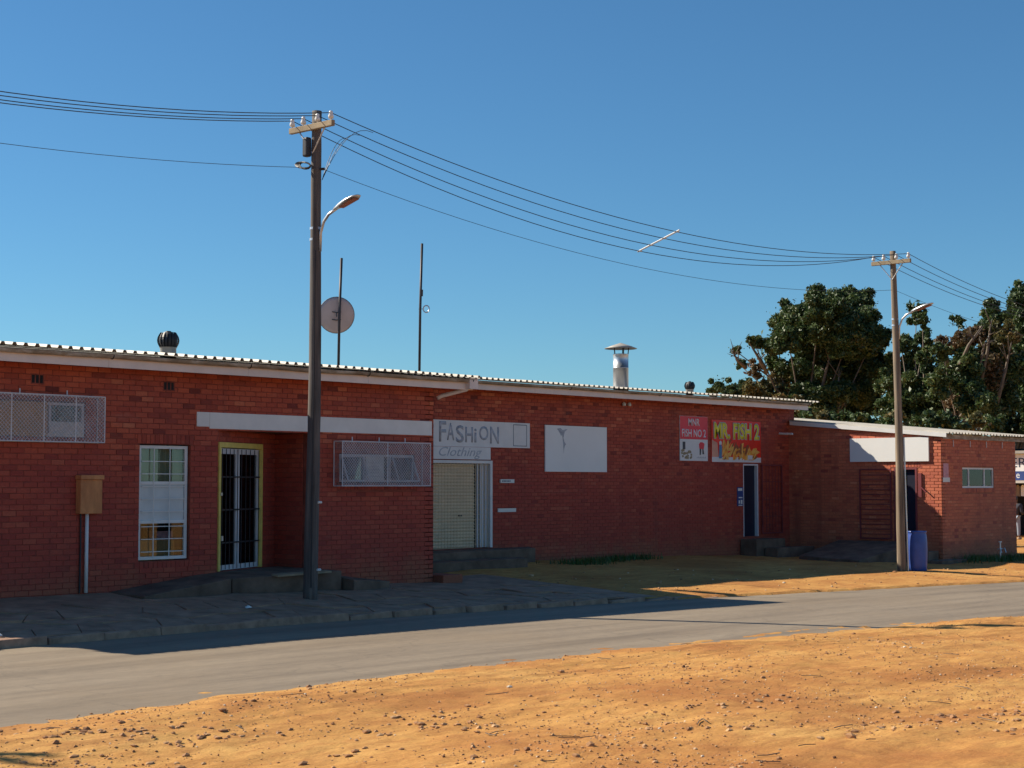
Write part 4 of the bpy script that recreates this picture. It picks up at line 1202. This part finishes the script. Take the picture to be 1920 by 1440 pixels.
# ------------------------------------------------------------------ on the roof
# turbine ventilator
def ventilator(x, y, s, label):
    z = roof_z(y) + .02
    t = thing('turbine_ventilator', label, 'ventilator', (x, y, z))
    MB().lathe([(.15 * s, -.05), (.15 * s, .13 * s), (.17 * s, .15 * s)], (x, y, z), 18).build('collar', 'roof', t, smooth=True)
    MB().lathe([(.10 * s, .14 * s), (.155 * s, .2 * s), (.165 * s, .28 * s), (.14 * s, .38 * s), (.08 * s, .425 * s), (0, .44 * s)], (x, y, z), 18).build('core', 'black', t, smooth=True)
    for k in range(18):
        a0_ = 2 * math.pi * k / 18
        m_ = MB(); vs = []
        for j in range(7):
            u_ = j / 6; rr = (.11 + .085 * math.sin(math.pi * (.12 + .8 * u_))) * s; zz_ = (.14 + .29 * u_) * s
            for da in (-.10, .14): vs.append((x + (rr + (.012 * s if da > 0 else 0)) * math.cos(a0_ + da), y + (rr + (.012 * s if da > 0 else 0)) * math.sin(a0_ + da), z + zz_))
        m_.add(vs, [(2 * j, 2 * j + 1, 2 * j + 3, 2 * j + 2) for j in range(6)]); m_.build('vane', 'dark', t)
    MB().lathe([(.06 * s, .43 * s), (.05 * s, .455 * s), (0, .46 * s)], (x, y, z), 12).build('cap', 'dark', t, smooth=True)
ventilator(17.9, 24.0, .95, 'dark turbine ventilator on the roof above the tall window')
ventilator(38.9, 27.6, .75, 'small dark turbine ventilator on the roof beyond the flue')
# satellite dish on mast
def mast(x, y, h, name, label, cat):
    z = roof_z(y) - .02
    t = thing(name, label, cat, (x, y, z))
    MB().tube([(x, y, z - .1), (x + .02, y, z + h * .5), (x + .05, y - .02, z + h)], .028, 8).build('mast', 'mast', t, smooth=True)
    MB().lathe([(.10, -.02), (.10, .03), (.03, .06)], (x, y, z + .02), 10).build('base_flange', 'mast', t)
    return t, z
dm, z = mast(22.9, 25.0, 2.3, 'satellite_dish', 'round grey satellite dish on a dark roof mast beside the dark pole', 'satellite dish')
c = Vector((22.95, 25.12, z + 1.12)); nd = Vector((.62, .72, .30)).normalized()      # dish looks away from the street
sx = nd.cross(Vector((0, 0, 1))).normalized(); sy = sx.cross(nd)
vs = [c]; fs = []; nr, na = 6, 28
for i in range(1, nr + 1):
    rr = .365 * i / nr
    for j in range(na):
        a_ = 2 * math.pi * j / na
        vs.append(c + sx * rr * math.cos(a_) + sy * rr * 1.04 * math.sin(a_) + nd * (.42 * rr * rr))
for j in range(na): fs.append((0, 1 + j, 1 + (j + 1) % na))
for i in range(nr - 1):
    for j in range(na): fs.append((1 + i * na + j, 1 + (i + 1) * na + j, 1 + (i + 1) * na + (j + 1) % na, 1 + i * na + (j + 1) % na))
do = MB().add(vs, fs).build('dish', 'dish', dm, smooth=True)
md = do.modifiers.new('thickness', 'SOLIDIFY'); md.thickness = .006; md.offset = 0
rim = MB(); rim.tube([c + sx * .368 * math.cos(a_) + sy * .383 * math.sin(a_) + nd * .057 for a_ in np.linspace(0, 2 * math.pi, 33)], .006, 5, cap=False); rim.build('rim', 'mast', do)
MB().tube([c + sy * -.36 + nd * .05, c + sy * -.30 + nd * .30, c + sy * -.06 + nd * .42], .011, 6).build('feed_arm', 'steel', dm)
MB().tube([c + sy * -.08 + nd * .36, c + sy * -.02 + nd * .44], .035, 8).build('receiver', 'porcelain', dm)
bk = MB()
for s_ in (-1, 1): bk.tube([c + sx * .09 * s_ + sy * .08, c - nd * .06 + sy * .08, c + sx * -.0 - nd * .10], .011, 5); bk.tube([c + sx * .09 * s_ - sy * .08, c - nd * .06 - sy * .08], .011, 5)
bk.build('bracket', 'mast', dm)
am, z = mast(25.35, 25.1, 2.87, 'antenna_mast', 'tall dark antenna mast with a small ring on the roof', 'mast')
cc = Vector((25.40, 25.05, z + 1.44)); rt = Vector((math.cos(TH), -math.sin(TH), 0))
MB().tube([cc + rt * (.075 + .065 * math.cos(a_)) + Vector((0, 0, .075 * math.sin(a_))) for a_ in np.linspace(0, 2 * math.pi, 18)], .014, 6, cap=False).build('ring', 'steel', am, smooth=True)
MB().tube([cc - rt * .09, cc + rt * .03], .006, 5).build('stub', 'mast', am)
MB().tube([(25.38, 25.08, z + 1.72), (25.385, 25.08, z + 1.86)], .038, 8).build('coupler', 'mast', am)
# flue
fx, fy = 34.9, 27.0; z = roof_z(fy)
fl = thing('chimney_flue', 'galvanised steel chimney flue with conical cowl on the roof', 'flue', (fx, fy, z))
MB().lathe([(.205, -.1), (.205, .55), (.208, .55), (.208, .57), (.205, .57), (.205, .92), (.212, .93), (.19, .935), (.185, .6)], (fx, fy, z), 28).build('pipe', 'steel', fl, smooth=True)
MB().lathe([(.43, 1.075), (.44, 1.08), (.25, 1.155), (0, 1.235)], (fx, fy, z), 28).build('cowl', 'roof', fl, smooth=True)
MB().lathe([(.43, 1.072), (.2, 1.13), (0, 1.17)], (fx, fy, z), 28).build('cowl_underside', 'dark', fl, smooth=True)
for a_ in (.4, 1.6, 2.9, 4.2, 5.4):
    MB().tube([(fx + .19 * math.cos(a_), fy + .19 * math.sin(a_), z + .88), (fx + .215 * math.cos(a_), fy + .215 * math.sin(a_), z + 1.11)], .014, 5).build('stay', 'dark', fl)

# ------------------------------------------------------------------ shop across, person
shp = thing('corner_shop', 'white fronted shop with navy awning band beyond the annex', 'building', (70, 31, gz(70, 31)))
FX = Frame((67.0, 40.0), (0, -1))
sz = lambda v: v
MB().fbox(FX, 0, 16, -4.2, -4.0, -.4, 3.6).build('back_wall', 'black', shp)  # near-black wall colour stands in for the shop's unlit interior
MB().fbox(FX, 0, 16, -4.0, .3, 2.05, 2.16).build('ceiling', 'plaster', shp)
MB().fbox(FX, 0, 16, -4.0, .4, 3.30, 3.42).build('roof', 'roof', shp)
MB().fbox(FX, 0, 16, .0, .12, 2.55, 3.29).build('sign_panel', 'board', shp)
MB().fbox(FX, 0, 16, .0, .16, 2.17, 2.545).build('awning_band', 'navy', shp)
for s in (4, 8.0, 14):
    MB().fbox(FX, s, s + .25, -.3, -.05, -.4, 2.05).build('pillar', 'plaster', shp)
s_edge = 40.0 - 67.0 / 2.165
text_part('ER', FX, s_edge + .16, s_edge + .86, 2.72, 3.12, .122, 'ink_line', shp)
text_part('ne', FX, s_edge + .22, s_edge + .55, 2.26, 2.45, .162, 'paper', shp)
for k in range(6):
    s = s_edge - .1 + k * .24
    g_ = MB(); g_.fpoly(FX, [(s, 1.50), (s + .2, 1.48), (s + .19, 1.9), (s + .13, 1.97), (s + .06, 1.97), (s, 1.9)], -.3, .05)
    tag(g_.build('hanging_shirt', random.choice(['carton', 'paper', 'pole2'])), 'pale garment hanging under the awning of the far shop', 'garment', 'garments hanging at the far shop')

def skin_mesh(name, verts_, edges_, radii, mat, parent, sub=2):
    me_ = bpy.data.meshes.new(name); me_.from_pydata(verts_, edges_, []); me_.update()
    o = bpy.data.objects.new(name, me_); COL.objects.link(o)
    md_ = o.modifiers.new('skin', 'SKIN')
    for i, r_ in enumerate(radii):
        sv = me_.skin_vertices[0].data[i]; sv.radius = r_ if isinstance(r_, tuple) else (r_, r_)
    me_.skin_vertices[0].data[0].use_root = True
    ms = o.modifiers.new('sub', 'SUBSURF'); ms.levels = sub; ms.render_levels = sub
    dg = bpy.context.evaluated_depsgraph_get()
    m2 = bpy.data.meshes.new_from_object(o.evaluated_get(dg)); m2.name = name
    bpy.data.objects.remove(o)
    m2.polygons.foreach_set('use_smooth', [True] * len(m2.polygons))
    m2.materials.clear(); m2.materials.append(M[mat])
    return link(bpy.data.objects.new(name, m2), parent)
px_, py_ = 64.6, 29.58
pz_ = gz(px_, py_)
per = thing('person', 'person in dark jacket and pale jeans standing at the far shop', 'person', (px_, py_, pz_))
bv = [(0, 0, .95), (0, 0, 1.18), (0, 0, 1.38), (0, .0, 1.50), (0.02, 0, 1.58), (.02, 0, 1.68),
      (0, .19, 1.40), (.03, .26, 1.13), (.16, .22, .96), (0, -.19, 1.40), (-.02, -.27, 1.12), (.15, -.24, 1.02),
      (0, .09, .90), (.02, .11, .50), (-.02, .12, .08), (.12, .13, .04), (0, -.09, .90), (.04, -.10, .50), (.02, -.11, .08), (.16, -.12, .04)]
be = [(0, 1), (1, 2), (2, 3), (3, 4), (4, 5), (2, 6), (6, 7), (7, 8), (2, 9), (9, 10), (10, 11), (0, 12), (12, 13), (13, 14), (14, 15), (0, 16), (16, 17), (17, 18), (18, 19)]
brd = [(.13, .10), (.13, .095), (.14, .10), .055, .085, .075, .06, .045, .035, .06, .045, .035, .085, .06, .042, .04, .085, .06, .042, .04]
skin_mesh('body', bv, be, brd, 'skin', per)
jv = bv[:4] + bv[6:12]
skin_mesh('jacket', [bv[0], bv[1], bv[2], (0, 0, 1.46), bv[6], bv[7], (.12, .23, .99), bv[9], bv[10], (.11, -.25, 1.04)],
          [(0, 1), (1, 2), (2, 3), (2, 4), (4, 5), (5, 6), (2, 7), (7, 8), (8, 9)], [(.165, .13), (.16, .125), (.165, .125), .08, .085, .065, .055, .085, .065, .055], 'jacket', per)
skin_mesh('jeans', [(0, 0, .96), bv[12], bv[13], (-.02, .12, .12), bv[16], bv[17], (.02, -.11, .12)], [(0, 1), (1, 2), (2, 3), (0, 4), (4, 5), (5, 6)], [(.15, .115), .105, .08, .065, .105, .08, .065], 'jeans', per)
MB().lathe([(0, .12), (.06, .11), (.092, .05), (.095, 0), (.07, -.05)], (px_ + .0, py_, pz_ + 1.66), 12).build('hair', 'print_dark', per, smooth=True)
for fy_ in (.125, -.115):
    bevel(MB().box(px_ - .08, px_ + .20, py_ + fy_ - .05, py_ + fy_ + .05, pz_, pz_ + .09).build('shoe', 'shoe', per), .03, 3)

# ------------------------------------------------------------------ trees
def unproj(px, py, d):
    u = (px - 960) / 3100.0
    return Vector((d * (math.sin(TH) + u * math.cos(TH)), d * (math.cos(TH) - u * math.sin(TH)), CAMZ + (908 - py) / 3100.0 * d))
class Leaves:
    def __init__(self): self.V = []; self.T = []
    def clump(self, c, r_, n, size, squash=.85):
        rv = RNG.normal(size=(n, 3)); rv /= np.linalg.norm(rv, axis=1)[:, None]
        rad = r_ * (RNG.random(n) ** .42) * (1 + .25 * np.sin(rv[:, 0] * 5 + c.x) * np.cos(rv[:, 2] * 4 + c.z))
        P = rv * rad[:, None]; P[:, 2] *= squash; P += np.array(c)
        a_ = RNG.normal(size=(n, 3)); a_ /= np.linalg.norm(a_, axis=1)[:, None]
        h_ = RNG.normal(size=(n, 3)); b_ = np.cross(a_, h_); b_ /= np.linalg.norm(b_, axis=1)[:, None]
        c_ = np.cross(a_, b_)
        s_ = (size * np.clip(RNG.lognormal(0, .35, n), .4, 1.9))[:, None]
        bend = a_ * s_ * .25
        self.V.append(np.stack([P - b_ * s_, P + c_ * s_ * .5 + bend, P + b_ * s_, P - c_ * s_ * .5 + bend], 1))
        self.T.append(np.clip(RNG.normal(.48 + RNG.normal(0, .10), .17, n), 0, 1))
    def build(self, name, mat, parent):
        V = np.concatenate(self.V).reshape(-1, 3) - np.array(parent.location); T = np.concatenate(self.T); n = len(T)
        me_ = bpy.data.meshes.new(name)
        me_.vertices.add(4 * n); me_.vertices.foreach_set('co', V.astype(np.float32).ravel())
        me_.loops.add(4 * n); me_.loops.foreach_set('vertex_index', np.arange(4 * n, dtype=np.int32))
        me_.polygons.add(n); me_.polygons.foreach_set('loop_start', np.arange(0, 4 * n, 4, dtype=np.int32)); me_.polygons.foreach_set('loop_total', np.full(n, 4, dtype=np.int32))
        me_.update(calc_edges=True)
        me_.attributes.new('tone', 'FLOAT', 'FACE').data.foreach_set('value', T.astype(np.float32))
        me_.materials.append(M[mat])
        return link(bpy.data.objects.new(name, me_), parent)
def tree(name, label, d, basepx, clumps, leafsize=.075, dens=1050, cat='tree', grp='trees behind the annex', limbs=True, bare=()):
    b0 = unproj(basepx, 908, d); b0.z = gz(b0.x, b0.y) - .1
    t = thing(name, label, cat, b0, grp)
    crowns = {}
    ctr = []
    for cl in clumps:
        x_, y_, r_ = cl[:3]; mt = cl[3] if len(cl) > 3 else 'leaf'; k = cl[4] if len(cl) > 4 else 1.0
        rm = r_ * d / 3100.0
        dd_ = d + random.uniform(-1.4, 1.4) * min(2.2, d / 40)
        c_ = unproj(x_, y_, dd_); ctr.append(c_)
        m_ = crowns.setdefault(mt, Leaves())
        sub = max(10, int(21 * rm))
        for q in range(sub):
            v = Vector(RNG.normal(size=3)).normalized() * rm * RNG.uniform(.2, 1.12)
            rs_ = rm * RNG.uniform(.22, .50)
            m_.clump(c_ + v, rs_, int(dens * k * rs_ * rs_ * 4.5) + 20, leafsize)
        m_.clump(c_, rm * 1.22, int(90 * k * rm * rm) + 14, leafsize * 1.1)
    for mt, m_ in crowns.items():
        m_.build('crown', mt, t)
    top = max(c_.z for c_ in ctr); mx_ = sum((c_ for c_ in ctr), Vector()) / len(ctr)
    tk = b0.lerp(Vector((mx_.x, mx_.y, b0.z + (top - b0.z) * .55)), 1.0)
    tr_ = MB(); hgt = top - b0.z
    r_t = .024 * hgt
    tr_.tube([b0, b0.lerp(tk, .35) + Vector((.15, .1, 0)), b0.lerp(tk, .7) + Vector((-.1, 0, 0)), tk], [r_t, r_t * .8, r_t * .62, r_t * .4], 8)
    tr_.build('trunk', 'bark', t, smooth=True)
    if limbs:
        lm = MB()
        for c_ in ctr:
            s_ = b0.lerp(tk, random.uniform(.35, .95)); mid_ = s_.lerp(c_, .5) + Vector((random.uniform(-.3, .3), random.uniform(-.3, .3), random.uniform(-.5, .1)))
            lm.tube([s_, mid_, c_], [r_t * .3, r_t * .18, r_t * .06], 5)
        for (x0_, y0_, x1_, y1_) in bare:
            p = unproj(x0_, y0_, d - 1.5); q = unproj(x1_, y1_, d - 2.0)
            mm_ = p.lerp(q, .5) + Vector((random.uniform(-.2, .2), 0, random.uniform(-.1, .2)))
            lm.tube([p, mm_, q], [.10, .07, .02], 5)
            for _ in range(4):
                s_ = p.lerp(q, random.uniform(.4, .95)); lm.tube([s_, s_ + Vector((random.uniform(-.8, .8), random.uniform(-.4, .4), random.uniform(.1, .9)))], [.035, .008], 4)
        lm.build('limbs', 'bark', t, smooth=True)
    return t
D1 = 84
tree('broadleaf_tree', 'tall dense dark green tree with rounded crown behind the shop roof', D1, 1550,
     [(1492, 600, 40), (1540, 582, 42), (1590, 576, 40), (1622, 566, 27), (1478, 628, 34), (1535, 632, 50), (1595, 628, 52), (1642, 630, 30), (1648, 672, 26), (1560, 690, 50), (1505, 690, 38), (1610, 700, 46), (1640, 705, 30),
      (1550, 752, 42), (1600, 765, 42), (1640, 755, 34), (1500, 750, 32), (1460, 712, 30, 'leaf_dry', .8), (1428, 735, 30, 'leaf_dry', .8), (1480, 770, 34, 'leaf_dry'), (1425, 648, 20), (1447, 668, 22), (1412, 636, 11), (1380, 657, 12, 'leaf', .8), (1388, 684, 11, 'leaf', .6), (1420, 690, 18, 'leaf_brown', .6), (1450, 750, 26, 'leaf_dry', .8)],
     bare=[(1400, 690, 1372, 655), (1440, 700, 1405, 640), (1540, 740, 1560, 660), (1570, 790, 1575, 690)])
tree('broadleaf_tree', 'small round dark bush tree peeping over the shop roof', 105, 1358, [(1352, 724, 20), (1340, 733, 13), (1366, 735, 16)], grp='trees behind the annex')
tree('broadleaf_tree', 'small leafy tree between the round bush and the dense tree', 103, 1402, [(1402, 724, 18), (1390, 738, 16), (1418, 735, 16, 'leaf_dry')])
tree('broadleaf_tree', 'slim dark tree with a small top tuft behind the pale pole', 78, 1712,
     [(1722, 582, 21), (1733, 598, 13), (1738, 628, 15, 'leaf', .8), (1716, 652, 26), (1700, 688, 32), (1738, 675, 22), (1690, 740, 36), (1738, 735, 32), (1712, 775, 36), (1672, 770, 28), (1660, 720, 22), (1692, 650, 18), (1715, 705, 34), (1752, 700, 26), (1730, 755, 34), (1745, 650, 16), (1765, 755, 26)])
tree('broadleaf_tree', 'untidy brownish tree with bare branches behind the annex roof', 74, 1815,
     [(1800, 605, 14, 'leaf', .5), (1792, 648, 26, 'leaf_brown', .7), (1830, 640, 30, 'leaf_brown', .8), (1862, 598, 28), (1848, 615, 22), (1882, 640, 32, 'leaf_dry', .8), (1776, 690, 30), (1805, 700, 34), (1852, 700, 36, 'leaf_brown', .7), (1785, 745, 38), (1835, 755, 38), (1880, 745, 36), (1765, 780, 30), (1770, 640, 14, 'leaf_brown', .5), (1885, 690, 34), (1795, 755, 26, 'leaf_brown'), (1755, 715, 26), (1820, 675, 30), (1770, 665, 22), (1815, 735, 34), (1860, 660, 28, 'leaf_dry', .7), (1858, 775, 34), (1900, 690, 30)],
     bare=[(1840, 720, 1862, 600), (1830, 700, 1850, 640), (1780, 690, 1765, 640), (1800, 690, 1845, 610), (1870, 760, 1900, 640), (1790, 800, 1812, 765)])
tree('broadleaf_tree', 'tallest dark tree rising beyond the end of the annex', 80, 1875,
     [(1918, 545, 22), (1912, 585, 28), (1935, 570, 36), (1915, 630, 34), (1945, 640, 46), (1912, 690, 36), (1950, 710, 50), (1905, 745, 36), (1940, 770, 46), (1985, 640, 60), (1990, 740, 60), (1910, 800, 34), (1950, 830, 46)])
for k, (xb, d_, lb, cl) in enumerate((
        (1530, 60, 'low green shrub in the gap between the two roofs', [(1515, 778, 20), (1540, 785, 22, 'leaf_dry', .8), (1570, 790, 24), (1600, 795, 22)]),
        (1660, 62, 'dark shrub behind the annex roof beside the pale pole', [(1630, 795, 26), (1660, 798, 26), (1690, 795, 28, 'leaf_dry', .7), (1720, 800, 24)]),
        (1790, 62, 'mixed green shrub behind the corrugated edge of the annex', [(1750, 795, 28), (1785, 800, 28), (1825, 795, 30, 'leaf_dry', .7), (1860, 800, 28)]),
        (1868, 86, 'leafy shrub past the far corner of the annex', [(1893, 800, 26), (1912, 826, 26), (1940, 830, 30)]))):
    tree('shrub', lb, d_, xb, cl, .07, 1000, 'shrub', 'shrubs behind the annex', limbs=False)

# ------------------------------------------------------------------ grass tufts
def grass(name, pts, n, h):
    m_ = MB()
    for _ in range(n):
        cx_, cy_, sx_, sy_ = random.choice(pts)
        x = cx_ + random.gauss(0, sx_); y = cy_ + random.gauss(0, sy_)
        z = gz(x, y) - .01; a_ = random.uniform(0, 6.28); hh = h * random.uniform(.4, 1.2); w_ = .012
        dx, dy = math.cos(a_), math.sin(a_); ln = random.uniform(.2, .8) * hh
        m_.add([(x - dy * w_, y + dx * w_, z), (x + dy * w_, y - dx * w_, z), (x + dx * ln, y + dy * ln, z + hh)], [(0, 1, 2)], random.random())
    tag(m_.build(name, 'grass', tone=True), kind='stuff')
grass('grass', [(29.8, 24.2, .5, .15), (31.2, 24.7, .7, .15), (32.6, 24.9, .5, .12)], 1100, .17)
grass('grass', [(42.2, 20.25, .6, .18), (43.6, 20.2, .8, .2), (45.0, 20.1, .7, .2)], 1800, .2)

# ------------------------------------------------------------------ stones and litter on the dirt
ico = bmesh.new(); bmesh.ops.create_icosphere(ico, subdivisions=1, radius=1)
iv = np.array([v.co[:] for v in ico.verts]); ifc = [tuple(v.index for v in f.verts) for f in ico.faces]; ico.free()
st_ = MB(); cnt = 0
while cnt < 11000:
    d = 9.0 + 17 * random.random() ** 1.3; u = random.uniform(-.33, .33)
    x = d * (math.sin(TH) + u * math.cos(TH)); y = d * (math.cos(TH) - u * math.sin(TH))
    if y > float(y_near(x)) - .12: continue
    if vnoise(np.array([x * .8]), np.array([y * .8]))[0] < random.uniform(-.35, .35): continue
    s = min(random.lognormvariate(-5.25, .55), .045)
    sc = np.array([random.uniform(.7, 1.4), random.uniform(.7, 1.3), random.uniform(.45, .85)]) * s
    P = iv * (1 + RNG.uniform(-.25, .25, (len(iv), 1))) * sc + np.array([x, y, gz(x, y) + s * .25])
    st_.add(P.tolist(), ifc, min(max(random.gauss(.5, .25), 0), 1)); cnt += 1
for _ in range(46):                                     # loose clods, in groups
    d = 9.4 + 5 * random.random(); u = random.uniform(-.33, .33)
    x0_ = d * (math.sin(TH) + u * math.cos(TH)); y0_ = d * (math.cos(TH) - u * math.sin(TH))
    for _ in range(random.randint(5, 16)):
        x = x0_ + random.gauss(0, .25); y = y0_ + random.gauss(0, .14)
        if y > float(y_near(x)) - .3: continue
        s = random.uniform(.008, .032)
        P = iv * (1 + RNG.uniform(-.35, .35, (len(iv), 1))) * np.array([random.uniform(.8, 1.5), 1, .55]) * s + np.array([x, y, gz(x, y) + s * .15])
        st_.add(P.tolist(), ifc, random.uniform(.1, .75))
for _ in range(420):
    x = random.uniform(23.5, 42); y = random.uniform(float(y_far(x)) + .15, float(y_far(x)) + 5)
    s = min(random.lognormvariate(-4.3, .5), .06)
    P = iv * (1 + RNG.uniform(-.25, .25, (len(iv), 1))) * np.array([1, 1, .6]) * s + np.array([x, y, gz(x, y) + s * .2])
    st_.add(P.tolist(), ifc, random.random())
tag(st_.build('stones', 'stone', tone=True), kind='stuff')
tw = MB()
for _ in range(60):
    d = 9.5 + 12 * random.random(); u = random.uniform(-.32, .32)
    x = d * (math.sin(TH) + u * math.cos(TH)); y = d * (math.cos(TH) - u * math.sin(TH))
    if y > float(y_near(x)) - .2: continue
    a_ = random.uniform(0, 3.1); L = random.uniform(.06, .28)
    p = [(x + math.cos(a_) * L * t_, y + math.sin(a_) * L * t_) for t_ in (0, .5, 1)]
    tw.tube([(q[0], q[1] + .01 * (k == 1), gz(*q) + .012) for k, q in enumerate(p)], .004, 4, tone=random.random())
tag(tw.build('twigs', 'bark'), kind='stuff')
for (x, y, lb) in ((15.9, 19.3, 'crumpled white paper scrap on the pavement near the entrance ramp'), (11.2, 18.4, 'white paper scrap lying on the kerb'), (20.6, 21.3, 'white paper scrap beside the crumbling step')):
    z = pav_z(x, y) + .035
    m_ = MB(); m_.add([(x - .05, y - .03, z), (x + .05, y - .04, z + .01), (x + .06, y + .03, z + .03), (x - .03, y + .04, z + .015), (x, y, z + .04)], [(0, 1, 4), (1, 2, 4), (2, 3, 4), (3, 0, 4)])
    tag(m_.build('paper_scrap', 'paper'), lb, 'litter')
